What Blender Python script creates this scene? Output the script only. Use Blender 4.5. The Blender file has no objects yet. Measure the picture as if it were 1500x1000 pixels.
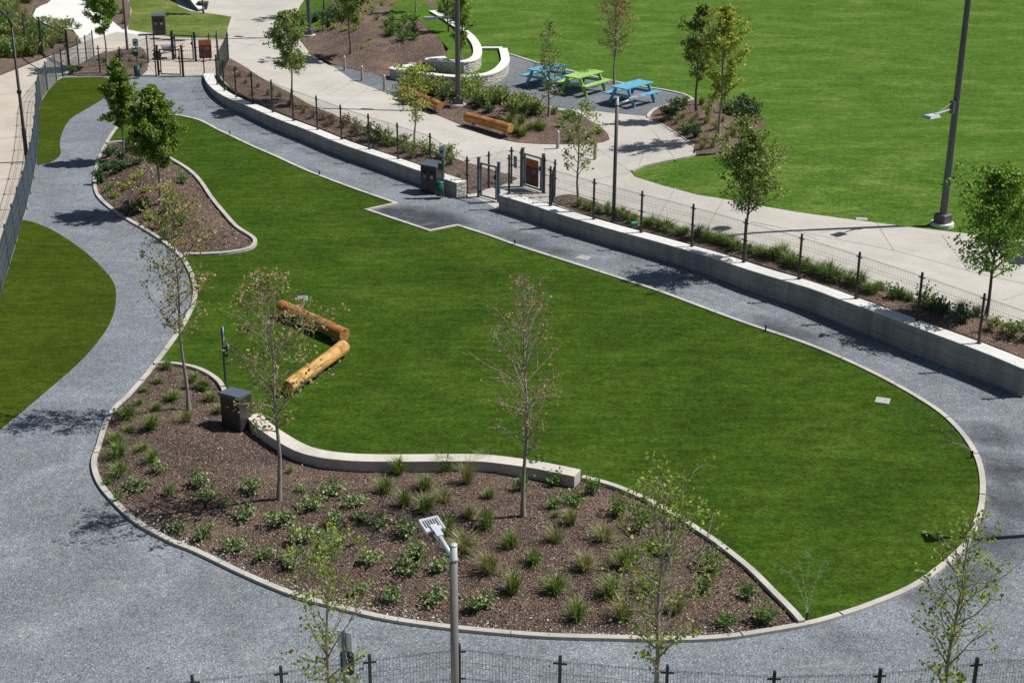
import bpy, math, random
from mathutils import Vector, Matrix, noise
from mathutils.geometry import delaunay_2d_cdt
random.seed(7)
R = math.radians
scn = bpy.context.scene
COL = scn.collection
# ------------------------------------------------------------------ camera
HC = 14.0; YH = 894.; XN = -37.; YN = 5560.
FPX = math.sqrt(YH*YN); TH = math.atan(YH/FPX); ANG = math.atan2(XN, YN)
cd = bpy.data.cameras.new('camera'); cam = bpy.data.objects.new('camera', cd); COL.objects.link(cam)
cd.sensor_width = 36; cd.sensor_fit = 'HORIZONTAL'; cd.lens = FPX*36/1500; cd.clip_start = .5; cd.clip_end = 3000
Fw = Vector((0, math.cos(TH), -math.sin(TH))); U0 = Vector((0, math.sin(TH), math.cos(TH))); X0 = Vector((1, 0, 0))
cr = X0*math.cos(ANG) - U0*math.sin(ANG); cu = X0*math.sin(ANG) + U0*math.cos(ANG)
cam.matrix_world = Matrix(((cr.x, cu.x, -Fw.x, 0), (cr.y, cu.y, -Fw.y, 0), (cr.z, cu.z, -Fw.z, HC), (0, 0, 0, 1)))
scn.camera = cam

def un(px, py, z=0.):
    u = px-750; v = 500-py
    d = cr*u + cu*v + Fw*FPX
    t = (z-HC)/d.z
    return (d.x*t, d.y*t)
def pr(x, y, z):
    d = Vector((x, y, z-HC)); w = d.dot(Fw)
    return 750+d.dot(cr)/w*FPX, 500-d.dot(cu)/w*FPX
def S(t):
    t = max(0., min(1., t)); return t*t*(3-2*t)
def segd(p, a, b):
    ax, ay = a; bx, by = b; dx, dy = bx-ax, by-ay; L = dx*dx+dy*dy
    t = max(0., min(1., ((p[0]-ax)*dx+(p[1]-ay)*dy)/L)) if L else 0
    return math.hypot(p[0]-ax-t*dx, p[1]-ay-t*dy)
def polyd(p, poly, closed=True):
    n = len(poly)
    return min(segd(p, poly[i], poly[(i+1) % n]) for i in range(n if closed else n-1))
def inside(p, poly):
    x, y = p; c = False; n = len(poly); j = n-1
    for i in range(n):
        xi, yi = poly[i]; xj, yj = poly[j]
        if (yi > y) != (yj > y) and x < (xj-xi)*(y-yi)/(yj-yi)+xi: c = not c
        j = i
    return c
LA = un(375, 162, 0); LB = un(490, 200, 0)
def h(x, y):
    a = .5*S((x-.8)/7.)*S((62-y)/13.)
    b = .34*math.exp(-(segd((x, y), LA, LB)/4.)**2)*S((1.2-x)/2.)
    return max(a, b)
def P(px, py, zf=h):
    x, y = un(px, py, 0)
    for _ in range(14): x, y = un(px, py, zf(x, y))
    return (x, y)
flat = lambda x, y: 0.
def PL(pts, zf=h): return [P(a, b, zf) for a, b in pts]
def smooth(pts, closed=True, k=4):
    out = []; n = len(pts)
    for i in range(n if closed else n-1):
        g = (lambda j: pts[j % n]) if closed else (lambda j: pts[max(0, min(n-1, j))])
        p0, p1, p2, p3 = g(i-1), g(i), g(i+1), g(i+2)
        for s in range(k):
            t = s/k
            out.append(tuple(.5*((2*p1[q])+(-p0[q]+p2[q])*t+(2*p0[q]-5*p1[q]+4*p2[q]-p3[q])*t*t+(-p0[q]+3*p1[q]-3*p2[q]+p3[q])*t**3) for q in (0, 1)))
    if not closed: out.append(tuple(pts[-1]))
    return out
def subdiv(poly, m=.7, closed=True):
    out = []; n = len(poly)
    for i in range(n if closed else n-1):
        a, b = poly[i], poly[(i+1) % n]; k = max(1, int(math.dist(a, b)/m+.999))
        for s in range(k): out.append((a[0]+(b[0]-a[0])*s/k, a[1]+(b[1]-a[1])*s/k))
    if not closed: out.append(poly[-1])
    return out
def height_to(bx, by, z0, topy):
    lo, hi = 0, 13.4-z0
    for _ in range(40):
        m = (lo+hi)/2
        if pr(bx, by, z0+m)[1] > topy: lo = m
        else: hi = m
    return lo

# ------------------------------------------------------------------ materials
def srgb(r, g, b):
    f = lambda c: (c/255/12.92 if c/255 <= .04045 else ((c/255+.055)/1.055)**2.4)
    return (f(r), f(g), f(b), 1)
class NT:
    def __init__(s, name):
        s.m = bpy.data.materials.new(name); s.m.use_nodes = True; s.t = s.m.node_tree
        s.b = s.t.nodes['Principled BSDF']; s.out = s.t.nodes['Material Output']
    def n(s, typ, **kw):
        nd = s.t.nodes.new('ShaderNode'+typ)
        for k, v in kw.items():
            if k.startswith('i_'): nd.inputs[k[2:].replace('_', ' ')].default_value = v
            else: setattr(nd, k, v)
        return nd
    def l(s, a, b): s.t.links.new(a, b)
    def pos(s, scale=(1, 1, 1), obj=False):
        if obj: o = s.n('TexCoord').outputs['Object']
        else: o = s.n('NewGeometry').outputs['Position']
        mp = s.n('Mapping'); mp.inputs['Scale'].default_value = scale; s.l(o, mp.inputs['Vector']); return mp.outputs[0]
    def noise(s, vec, scale, detail=4, rough=.55, dist=0):
        nd = s.n('TexNoise'); nd.inputs['Scale'].default_value = scale; nd.inputs['Detail'].default_value = detail
        nd.inputs['Roughness'].default_value = rough; nd.inputs['Distortion'].default_value = dist
        s.l(vec, nd.inputs['Vector']); return nd.outputs['Fac']
    def vor(s, vec, scale, feature='F1', out='Color'):
        nd = s.n('TexVoronoi', feature=feature); nd.inputs['Scale'].default_value = scale; s.l(vec, nd.inputs['Vector']); return nd.outputs[out]
    def ramp(s, fac, stops):
        nd = s.n('ValToRGB'); e = nd.color_ramp.elements
        while len(e) < len(stops): e.new(.5)
        for k, (p, c) in enumerate(stops): e[k].position = p; e[k].color = c
        s.l(fac, nd.inputs[0]); return nd.outputs[0]
    def mix(s, fac, a, b, mode='MIX'):
        nd = s.n('Mix', data_type='RGBA', blend_type=mode)
        if isinstance(fac, float): nd.inputs[0].default_value = fac
        else: s.l(fac, nd.inputs[0])
        for q, v in ((6, a), (7, b)):
            if isinstance(v, tuple): nd.inputs[q].default_value = v
            else: s.l(v, nd.inputs[q])
        return nd.outputs[2]
    def math(s, op, a, b=0., clamp=False):
        nd = s.n('Math', operation=op, use_clamp=clamp)
        for q, v in ((0, a), (1, b)):
            if isinstance(v, (int, float)): nd.inputs[q].default_value = v
            else: s.l(v, nd.inputs[q])
        return nd.outputs[0]
    def bump(s, hgt, strength=.5, dist=.02):
        nd = s.n('Bump'); nd.inputs['Strength'].default_value = strength; nd.inputs['Distance'].default_value = dist
        s.l(hgt, nd.inputs['Height']); s.l(nd.outputs[0], s.b.inputs['Normal'])
    def base(s, c, rough=.9, spec=.3, metal=0.):
        if isinstance(c, tuple): s.b.inputs['Base Color'].default_value = c
        else: s.l(c, s.b.inputs['Base Color'])
        s.b.inputs['Roughness'].default_value = rough; s.b.inputs['Specular IOR Level'].default_value = spec; s.b.inputs['Metallic'].default_value = metal
        return s.m
def g(v, a=0, b=0): return (v+a, v, v+b, 1)
def c3(r, gg, b): return (r, gg, b, 1)

def m_gravel(name, k=1.):
    t = NT(name); p = t.pos()
    v = t.vor(p, 55.); sep = t.n('SeparateColor'); t.l(v, sep.inputs[0])
    stone = t.ramp(sep.outputs[0], [(0, c3(.080*k, .095*k, .113*k)), (.45, c3(.178*k, .200*k, .224*k)), (.93, c3(.255*k, .280*k, .308*k)), (1, c3(.46*k, .48*k, .50*k))])
    big = t.noise(p, .55, 5, .65, .6); bigc = t.ramp(big, [(.3, g(.80)), (.5, g(.98)), (.72, g(1.3))])
    mid = t.noise(p, 4.5, 4, .7); midc = t.ramp(mid, [(.28, g(.84)), (.75, g(1.14))])
    c = t.mix(1., stone, bigc, 'MULTIPLY'); c = t.mix(1., c, midc, 'MULTIPLY')
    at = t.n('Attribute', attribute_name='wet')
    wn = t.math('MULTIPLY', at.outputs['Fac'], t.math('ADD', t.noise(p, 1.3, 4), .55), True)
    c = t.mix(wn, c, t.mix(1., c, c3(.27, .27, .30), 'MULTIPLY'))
    tan = t.ramp(t.noise(t.pos((1, 1.7, 1)), 1.3, 5, .7, .5), [(.56, g(0.)), (.74, g(.4))])
    c = t.mix(tan, c, c3(.36*k, .335*k, .31*k))
    f = t.vor(p, 55., 'F1', 'Distance'); t.bump(t.math('ADD', f, t.noise(p, 25., 2)), .4, .01)
    return t.base(c, .85, .25)
def m_turf(name, a, b, cc, stretch=(1, 1, 1), fine=28.):
    t = NT(name); p = t.pos(); ps = t.pos(stretch)
    n1 = t.noise(ps, .35, 5, .62, .4); n2 = t.noise(ps, 2.6, 4, .65); n3 = t.noise(ps, fine, 3, .75)
    c = t.ramp(n1, [(.28, a), (.52, b), (.78, cc)])
    c = t.mix(1., c, t.ramp(n2, [(.25, g(.68)), (.75, g(1.3))]), 'MULTIPLY')
    wv = t.noise(t.pos((.5, 3.2, 1)), 1.1, 3, .6, .6); c = t.mix(1., c, t.ramp(wv, [(.3, g(.86)), (.7, g(1.16))]), 'MULTIPLY')
    c = t.mix(1., c, t.ramp(n3, [(.3, g(.45)), (.7, g(1.55))]), 'MULTIPLY')
    v = t.vor(p, 9., 'F1', 'Distance'); wf = t.ramp(v, [(.04, g(.22)), (.075, g(0.))])
    c = t.mix(wf, c, c3(.3, .33, .2))
    t.bump(t.math('ADD', n3, t.noise(ps, fine*2.5, 2)), .8, .03)
    t.b.inputs['Sheen Weight'].default_value = .0
    return t.base(c, .95, .04)
def m_mulch(name, k=1.):
    t = NT(name); p = t.pos(); pd = t.n('Vectrum') if False else None
    w = t.n('Mapping'); t.l(t.pos((1, 1.6, 1)), w.inputs[0]); w.inputs['Rotation'].default_value = (0, 0, .6)
    v = t.vor(w.outputs[0], 42.); sep = t.n('SeparateColor'); t.l(v, sep.inputs[0])
    c = t.ramp(sep.outputs[0], [(0, c3(.028*k, .020*k, .018*k)), (.4, c3(.078*k, .058*k, .052*k)), (.8, c3(.118*k, .090*k, .080*k)), (.93, c3(.19*k, .15*k, .13*k)), (1, c3(.4*k, .35*k, .31*k))])
    big = t.noise(p, .9, 4, .6, .5)
    c = t.mix(1., c, t.ramp(big, [(.3, c3(.84, .8, .77)), (.7, c3(1.36, 1.26, 1.12))]), 'MULTIPLY')
    d = t.ramp(t.noise(p, .45, 3, .6, .8), [(.5, g(0.)), (.68, g(.55))])
    c = t.mix(d, c, t.mix(.5, c, c3(.24*k, .165*k, .12*k)))
    f = t.vor(w.outputs[0], 42., 'F1', 'Distance'); t.bump(t.math('ADD', f, t.noise(p, 14., 4)), 1., .04)
    return t.base(c, .95, .15)
def m_conc(name, c0, k=.12, board=False, rough=.85, blocks=False, fineness=1.):
    t = NT(name); p = t.pos()
    n1 = t.noise(p, .7*fineness, 5, .6, .3); n2 = t.noise(p, 9*fineness, 4, .7)
    lo = tuple(x*(1-k) for x in c0)+(1,); hi = tuple(min(1, x*(1+k)) for x in c0)+(1,)
    c = t.ramp(n1, [(.3, lo), (.72, hi)])
    c = t.mix(1., c, t.ramp(n2, [(.3, g(.9)), (.72, g(1.08))]), 'MULTIPLY')
    else_stain = t.noise(p, .28*fineness, 6, .7, 1.2); c = t.mix(1., c, t.ramp(else_stain, [(.3, g(.88)), (.55, g(1.)), (.75, g(1.06))]), 'MULTIPLY')
    if board:
        pb = t.pos((.25, .25, 13.)); nb = t.noise(pb, 1.6, 3, .6)
        c = t.mix(1., c, t.ramp(nb, [(.3, g(.72)), (.7, g(1.15))]), 'MULTIPLY')
        st = t.noise(t.pos((2.2, 2.2, .25)), 1.2, 4, .7); c = t.mix(1., c, t.ramp(st, [(.35, g(.78)), (.6, g(1.05))]), 'MULTIPLY')
        t.bump(nb, .5, .02)
    elif blocks:
        v = t.vor(t.pos((4, 4, 9.)), 1., 'DISTANCE_TO_EDGE', 'Distance')
        c = t.mix(1., c, t.ramp(v, [(.0, g(.5)), (.09, g(1.))]), 'MULTIPLY')
        t.bump(t.math('ADD', v, n2), .9, .06)
    else: t.bump(n2, .15, .01)
    return t.base(c, rough, .3)
def m_plain(name, c, rough=.6, metal=0., var=.12, sc=6., spec=.4, bump=0.):
    t = NT(name); p = t.pos(obj=True); n1 = t.noise(p, sc, 4, .6)
    cc = t.ramp(n1, [(.3, tuple(x*(1-var) for x in c)+(1,)), (.7, tuple(min(1, x*(1+var)) for x in c)+(1,))])
    if bump: t.bump(n1, bump, .02)
    return t.base(cc, rough, spec, metal)
def m_leaf(name, stops, trans=.42, rough=.42):
    t = NT(name); ge = t.n('NewGeometry')
    c = t.ramp(ge.outputs['Random Per Island'], [(p, c3(*q)) for p, q in stops])
    t.base(c, rough, .35)
    tr = t.n('BsdfTranslucent'); t.l(t.mix(1., c, c3(1.25, 1.3, .7), 'MULTIPLY'), tr.inputs[0])
    mx = t.n('MixShader'); mx.inputs[0].default_value = trans
    t.l(t.b.outputs[0], mx.inputs[1]); t.l(tr.outputs[0], mx.inputs[2]); t.l(mx.outputs[0], t.out.inputs[0])
    return t.m
def m_wood(name, a, b, ):
    t = NT(name); p = t.pos((1, 14, 14), obj=True)
    n1 = t.noise(p, 1.2, 5, .65, .5); n2 = t.noise(t.pos((1, 1, 1), obj=True), 3.5, 4, .7, .4)
    c = t.ramp(n1, [(.25, c3(*[x*.55 for x in b])), (.45, c3(*b)), (.7, c3(*a))])
    c = t.mix(1., c, t.ramp(n2, [(.3, c3(.5, .38, .3)), (.48, g(1.)), (.75, g(1.25))]), 'MULTIPLY')
    n3 = t.noise(t.pos((.5, 9, 9), obj=True), 2.6, 5, .7, .3); c = t.mix(1., c, t.ramp(n3, [(.36, c3(.3, .22, .18)), (.42, g(1.))]), 'MULTIPLY')
    t.bump(t.math('ADD', n1, n3), .6, .03); return t.base(c, .65, .3)

M = {}
M['gravel'] = m_gravel('gravel', 1.0)
M['gravel2'] = m_gravel('patio_gravel', .82)
M['turf'] = m_turf('artificial_turf', c3(.031, .064, .007), c3(.045, .087, .009), c3(.070, .120, .017), (1, 1.4, 1), 14.)
M['turf_side'] = m_turf('artificial_turf_side', c3(.042, .068, .007), c3(.054, .084, .008), c3(.070, .104, .011), (1, 1.8, 1), 20.)
M['lawn'] = m_turf('lawn_grass', c3(.056, .116, .015), c3(.080, .152, .022), c3(.150, .212, .050), (1, 1.6, 1), 10.)
M['drygrass'] = m_turf('dry_lawn_grass', c3(.07, .12, .02), c3(.13, .17, .045), c3(.26, .24, .10), (1, 1.5, 1), 9.)
M['mulch'] = m_mulch('bark_mulch', 1.6)
M['mulch2'] = m_mulch('bark_mulch_pale', 1.9)
M['chip'] = m_leaf('mulch_chip', [(0, (.06, .04, .03)), (.5, (.16, .11, .085)), (.85, (.28, .21, .16)), (1, (.6, .54, .45))], 0., .9)
M['litter'] = m_leaf('pale_litter', [(0, (.2, .19, .13)), (1, (.36, .35, .27))], 0., .9)
M['pebble'] = m_leaf('pale_pebble', [(0, (.3, .3, .31)), (.5, (.5, .5, .5)), (1, (.75, .75, .75))], 0., .8)
M['concrete'] = m_conc('path_concrete', (.485, .46, .415), .07)
M['concrete_t'] = m_conc('tan_path_concrete', (.50, .445, .38), .1)
M['concrete_w'] = m_conc('bright_path_concrete', (.74, .72, .69), .05)
M['kerb'] = m_conc('kerb_concrete', (.47, .45, .405), .2, fineness=2.)
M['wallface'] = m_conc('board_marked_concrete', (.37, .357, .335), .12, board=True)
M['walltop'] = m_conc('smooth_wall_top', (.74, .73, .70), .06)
M['stone'] = m_conc('rough_block_stone', (.55, .52, .46), .15, blocks=True)
M['joint'] = m_plain('joint_dark', (.33, .31, .28), .9)
M['charcoal'] = m_plain('charcoal_paint', (.030, .034, .040), .45, .0, .2)
M['bluegrey'] = m_plain('blue_grey_steel', (.10, .135, .165), .4, .3, .15)
M['wire'] = m_plain('dark_wire', (.035, .040, .045), .45, .2)
M['pole'] = m_plain('bronze_grey_pole', (.10, .098, .108), .45, .1, .08)
M['polel'] = m_plain('grey_pole', (.19, .182, .18), .45, .1, .08)
M['galv'] = m_plain('galvanised_steel', (.42, .44, .46), .4, .35, .1)
M['lampgrey'] = m_plain('lamp_grey_paint', (.50, .53, .57), .4, .05, .06)
M['lamplens'] = m_plain('lamp_lens', (.10, .11, .12), .2)
M['black'] = m_plain('black_paint', (.012, .012, .014), .5)
M['bin'] = m_plain('bin_dark_metal', (.055, .052, .05), .4, .3, .2)
M['binlid'] = m_plain('bin_lid', (.11, .13, .17), .35, .2, .1)
M['green'] = m_plain('green_plastic', (.012, .075, .052), .4)
M['white'] = m_plain('white_paint', (.78, .80, .82), .5)
M['signblue'] = m_plain('pale_blue_sign', (.42, .56, .66), .5)
M['signgrey'] = m_plain('grey_sign', (.22, .27, .32), .5)
M['rust'] = m_plain('rust_orange_board', (.36, .10, .025), .6, 0, .15)
M['maroon'] = m_plain('maroon_board', (.085, .022, .016), .6, 0, .25, 3.)
M['printing'] = m_plain('sign_print', (.22, .12, .12), .6)
M['blue'] = m_plain('sky_blue_paint', (.13, .40, .58), .55, 0, .22)
M['lime'] = m_plain('lime_green_paint', (.32, .55, .14), .55, 0, .2)
M['log1'] = m_wood('log_orange', (.50, .25, .085), (.36, .15, .045))
M['log2'] = m_wood('log_yellow', (.62, .41, .16), (.50, .29, .09))
M['logend'] = m_wood('log_end', (.55, .30, .11), (.42, .2, .06))
M['bark'] = m_plain('pale_bark', (.27, .24, .205), .85, 0, .25, 14., .2, .4)
M['barkd'] = m_plain('dark_bark', (.095, .08, .07), .85, 0, .25, 14., .2, .4)
M['cover'] = m_conc('utility_cover', (.38, .38, .365), .1, fineness=3.)
M['rubber'] = m_plain('rubber', (.02, .02, .02), .8)
M['redhandle'] = m_plain('red_handle', (.4, .05, .03), .5)
LF = {
 'dense': m_leaf('leaf_dense', [(0, (0.073, 0.145, 0.028)), (.5, (0.161, 0.270, 0.049)), (.85, (0.307, 0.401, 0.084)), (1, (0.614, 0.609, 0.216))]),
 'bright': m_leaf('leaf_bright', [(0, (0.078, 0.168, 0.024)), (.5, (0.156, 0.300, 0.042)), (.9, (0.300, 0.444, 0.084)), (1, (0.540, 0.600, 0.192))]),
 'olive': m_leaf('leaf_olive', [(0, (0.079, 0.137, 0.035)), (.5, (0.179, 0.252, 0.069)), (.85, (0.345, 0.402, 0.138)), (1, (0.719, 0.661, 0.350))]),
 'brown': m_leaf('leaf_autumn', [(0, (0.134, 0.179, 0.045)), (.45, (0.269, 0.314, 0.101)), (.62, (0.381, 0.381, 0.157)), (.72, (0.381, 0.213, 0.134)), (1, (0.582, 0.370, 0.280))]),
 'lime': m_leaf('leaf_lime', [(0, (0.121, 0.187, 0.033)), (.6, (0.264, 0.352, 0.055)), (.9, (0.396, 0.440, 0.099)), (1, (0.374, 0.176, 0.088))]),
 'red': m_leaf('leaf_dry', [(0, (0.264, 0.110, 0.066)), (.5, (0.408, 0.220, 0.154)), (1, (0.360, 0.363, 0.132))]),
 'shrub': m_leaf('leaf_shrub', [(0, (0.066, 0.121, 0.041)), (.5, (0.197, 0.281, 0.113)), (.85, (0.380, 0.451, 0.216)), (1, (0.499, 0.550, 0.226))], .25),
 'shrubg': m_leaf('leaf_shrub_green', [(0, (.05, .12, .02)), (.5, (.11, .22, .04)), (1, (.24, .38, .09))], .3),
 'darkshrub': m_leaf('leaf_shrub_dark', [(0, (.025, .065, .022)), (.6, (.06, .125, .045)), (1, (.16, .24, .10))], .2),
 'pinkshrub': m_leaf('leaf_shrub_russet', [(0, (.12, .10, .05)), (.5, (.24, .18, .12)), (1, (.36, .25, .18))], .3),
 'grass': m_leaf('grass_blade', [(0, (0.056, 0.116, 0.018)), (.5, (0.129, 0.226, 0.045)), (1, (0.291, 0.378, 0.110))], .3),
 'drygrass': m_leaf('grass_blade_dry', [(0, (.10, .15, .04)), (.5, (.22, .24, .09)), (1, (.48, .38, .22))], .3),
 'yellow': m_leaf('leaf_yellow_green', [(0, (0.196, 0.241, 0.040)), (.5, (0.345, 0.391, 0.070)), (1, (0.575, 0.575, 0.140))], .3),
}
t = NT('water_spray'); t.base(c3(.9, .95, 1.), .3, .5); t.b.inputs['Alpha'].default_value = .22; M['spray'] = t.m

# ------------------------------------------------------------------ mesh builder
class MB:
    def __init__(s): s.v = []; s.f = []; s.mi = []; s.mats = []; s.cur = 0; s.sm = []; s.smooth = False
    def mat(s, m):
        if m not in s.mats: s.mats.append(m)
        s.cur = s.mats.index(m); return s
    def face(s, pts):
        n = len(s.v); s.v.extend(pts); s.f.append(tuple(range(n, n+len(pts)))); s.mi.append(s.cur); s.sm.append(s.smooth)
    def addf(s, idx): s.f.append(tuple(idx)); s.mi.append(s.cur); s.sm.append(s.smooth)
    def box(s, c, d, rz=0., taper=1., M4=None):
        x, y, z = d[0]/2, d[1]/2, d[2]/2; n = len(s.v); cs, sn = math.cos(rz), math.sin(rz)
        for k in (-1, 1):
            tp = taper if k > 0 else 1
            for i, j in ((-1, -1), (1, -1), (1, 1), (-1, 1)):
                a, b, e = i*x*tp, j*y*tp, k*z
                if M4 is not None:
                    q = M4 @ Vector((a, b, e)); s.v.append((c[0]+q.x, c[1]+q.y, c[2]+q.z))
                else: s.v.append((c[0]+a*cs-b*sn, c[1]+a*sn+b*cs, c[2]+e))
        for q in ((3, 2, 1, 0), (4, 5, 6, 7), (0, 1, 5, 4), (1, 2, 6, 5), (2, 3, 7, 6), (3, 0, 4, 7)): s.addf([n+i for i in q])
        return s
    def bbox(s, c, d, b=.01, rz=0.):   # box with chamfered vertical and top edges
        x, y, z = d[0]/2, d[1]/2, d[2]; cs, sn = math.cos(rz), math.sin(rz); n = len(s.v)
        def ring(ix, iy, zz):
            pts = [(-ix, -iy+b), (-ix+b, -iy), (ix-b, -iy), (ix, -iy+b), (ix, iy-b), (ix-b, iy), (-ix+b, iy), (-ix, iy-b)]
            for a, e in pts: s.v.append((c[0]+a*cs-e*sn, c[1]+a*sn+e*cs, c[2]+zz))
        ring(x, y, -z/2); ring(x, y, z/2-b); ring(x-b, y-b, z/2)
        for r in (0, 1):
            for k in range(8): s.addf((n+r*8+k, n+r*8+(k+1) % 8, n+r*8+8+(k+1) % 8, n+r*8+8+k))
        s.addf([n+16+k for k in range(8)]); s.addf([n+7-k for k in range(8)]); return s
    def tube(s, pts, rad, n=6, cap=True):
        pts = [Vector(p) for p in pts]
        if isinstance(rad, (int, float)): rad = [rad]*len(pts)
        st = len(s.v); prev = None
        for i, p in enumerate(pts):
            d = (pts[min(i+1, len(pts)-1)]-pts[max(i-1, 0)]); d.normalize()
            if prev is None:
                a = Vector((0, 0, 1)) if abs(d.z) < .9 else Vector((1, 0, 0)); u = d.cross(a).normalized()
            else: u = (prev-d*prev.dot(d)).normalized()
            prev = u; w = d.cross(u)
            for k in range(n):
                an = 2*math.pi*k/n; q = p+(u*math.cos(an)+w*math.sin(an))*rad[i]; s.v.append((q.x, q.y, q.z))
        for i in range(len(pts)-1):
            for k in range(n): s.addf((st+i*n+k, st+i*n+(k+1) % n, st+(i+1)*n+(k+1) % n, st+(i+1)*n+k))
        if cap:
            s.addf([st+k for k in range(n)][::-1]); s.addf([st+(len(pts)-1)*n+k for k in range(n)])
        return s
    def prism(s, poly, z0, z1, top=None, side=None):
        n = len(s.v); k = len(poly)
        z0f = z0 if callable(z0) else (lambda x, y: z0); z1f = z1 if callable(z1) else (lambda x, y: z1)
        for x, y in poly: s.v.append((x, y, z0f(x, y)))
        for x, y in poly: s.v.append((x, y, z1f(x, y)))
        if side: s.mat(side)
        for i in range(k): s.addf((n+i, n+(i+1) % k, n+k+(i+1) % k, n+k+i))
        if top: s.mat(top)
        s.addf([n+k+i for i in range(k)]); return s
    def build(s, name, parent=None, mat=None, world=True, coll=True):
        me = bpy.data.meshes.new(name); vs = s.v
        if parent is not None and world:
            o = parent['_o'] if '_o' in parent else parent.location
            vs = [(a-o[0], b-o[1], c-o[2]) for a, b, c in vs]
        me.from_pydata(vs, [], s.f)
        for m in (s.mats or [mat]): me.materials.append(m)
        if s.mats: me.polygons.foreach_set('material_index', s.mi)
        me.polygons.foreach_set('use_smooth', s.sm)
        me.update()
        ob = bpy.data.objects.new(name, me); COL.objects.link(ob)
        if parent is not None: ob.parent = parent
        return ob
def tag(o, label=None, cat=None, group=None, kind=None):
    if label: o['label'] = label
    if cat: o['category'] = cat
    if group: o['group'] = group
    if kind: o['kind'] = kind
    return o
def thing(name, label, cat, loc=(0, 0, 0), rz=0., group=None):
    o = bpy.data.objects.new(name, None); o.location = loc; o.rotation_euler = (0, 0, rz); COL.objects.link(o)
    o.empty_display_size = .3; return tag(o, label, cat, group)
def clone(root, loc, rz, label=None, scale=1., group=None):
    r = root.copy(); COL.objects.link(r); r.location = loc; r.rotation_euler = (0, 0, rz); r.scale = (scale,)*3
    if label: r['label'] = label
    if group: r['group'] = group
    for ch in list(root.children):
        c = ch.copy(); COL.objects.link(c); c.parent = r
        for q in list(ch.children):
            d = q.copy(); COL.objects.link(d); d.parent = c
    return r
def L(mb, name, parent, mat=None): return mb.build(name, parent, mat, world=False)
def ccw(poly):
    a = sum(poly[i][0]*poly[(i+1) % len(poly)][1]-poly[(i+1) % len(poly)][0]*poly[i][1] for i in range(len(poly)))
    return poly if a > 0 else poly[::-1]
def sheet(name, poly, zf, mat, grid=1., skirt=.1, kind='structure', sub=.7, attr=None, parent=None):
    poly = ccw(subdiv(poly, sub)); n = len(poly)
    xs = [p[0] for p in poly]; ys = [p[1] for p in poly]; pts = [Vector(p) for p in poly]
    i0, i1 = math.floor(min(xs)/grid), math.ceil(max(xs)/grid); j0, j1 = math.floor(min(ys)/grid), math.ceil(max(ys)/grid)
    for i in range(i0, i1+1):
        for j in range(j0, j1+1):
            p = (i*grid, j*grid)
            if inside(p, poly) and polyd(p, poly) > grid*.25: pts.append(Vector(p))
    co, ed, fa, *_ = delaunay_2d_cdt(pts, [], [list(range(n))], 1, 1e-5)
    mb = MB(); mb.smooth = True
    mb.v = [(p.x, p.y, zf(p.x, p.y)) for p in co]
    for f in fa: mb.addf(f)
    if skirt:
        mb.smooth = False
        for i in range(n):
            a, b = poly[i], poly[(i+1) % n]
            mb.face([(a[0], a[1], zf(*a)-skirt), (b[0], b[1], zf(*b)-skirt), (b[0], b[1], zf(*b)), (a[0], a[1], zf(*a))])
    ob = mb.build(name, None, mat)
    if attr:
        at = ob.data.attributes.new(attr[0], 'FLOAT', 'POINT')
        at.data.foreach_set('value', [attr[1](v.co.x, v.co.y) for v in ob.data.vertices])
    if kind: ob['kind'] = kind
    return ob
def ribbon(mb, line, w, z0, z1, closed=False, off=0.):
    """box-section strip along a 2-D line; z1 may be callable. w full width, off shifts it to the left"""
    n = len(line); st = len(mb.v)
    zf0 = z0 if callable(z0) else (lambda x, y: z0); zf1 = z1 if callable(z1) else (lambda x, y: z1)
    for i in range(n):
        a = line[(i-1) % n] if closed else line[max(0, i-1)]; b = line[(i+1) % n] if closed else line[min(n-1, i+1)]
        p = line[i]
        d1 = Vector((p[0]-a[0], p[1]-a[1])); d2 = Vector((b[0]-p[0], b[1]-p[1]))
        if d1.length < 1e-6: d1 = d2
        if d2.length < 1e-6: d2 = d1
        d1.normalize(); d2.normalize(); nn = Vector((-(d1.y+d2.y), d1.x+d2.x)); nn = nn.normalized() if nn.length > .01 else Vector((-d1.y, d1.x))
        k = 1/max(.5, nn.dot(Vector((-d1.y, d1.x))))
        l = (p[0]+nn.x*k*(off+w/2), p[1]+nn.y*k*(off+w/2)); r = (p[0]+nn.x*k*(off-w/2), p[1]+nn.y*k*(off-w/2))
        mb.v += [(l[0], l[1], zf0(*l)), (l[0], l[1], zf1(*l)), (r[0], r[1], zf1(*r)), (r[0], r[1], zf0(*r))]
    m = n if closed else n-1
    for i in range(m):
        a = st+i*4; b = st+((i+1) % n)*4
        yield_mats = getattr(mb, 'rm', None)
        for k, (q, e) in enumerate(((0, 1), (1, 2), (2, 3))):
            if yield_mats: mb.mat(yield_mats[1] if k == 1 else yield_mats[0])
            mb.addf((a+q, a+e, b+e, b+q))
    if not closed:
        if yield_mats: mb.mat(yield_mats[0])
        mb.addf((st, st+3, st+2, st+1)); e = st+(n-1)*4; mb.addf((e, e+1, e+2, e+3))

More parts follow.
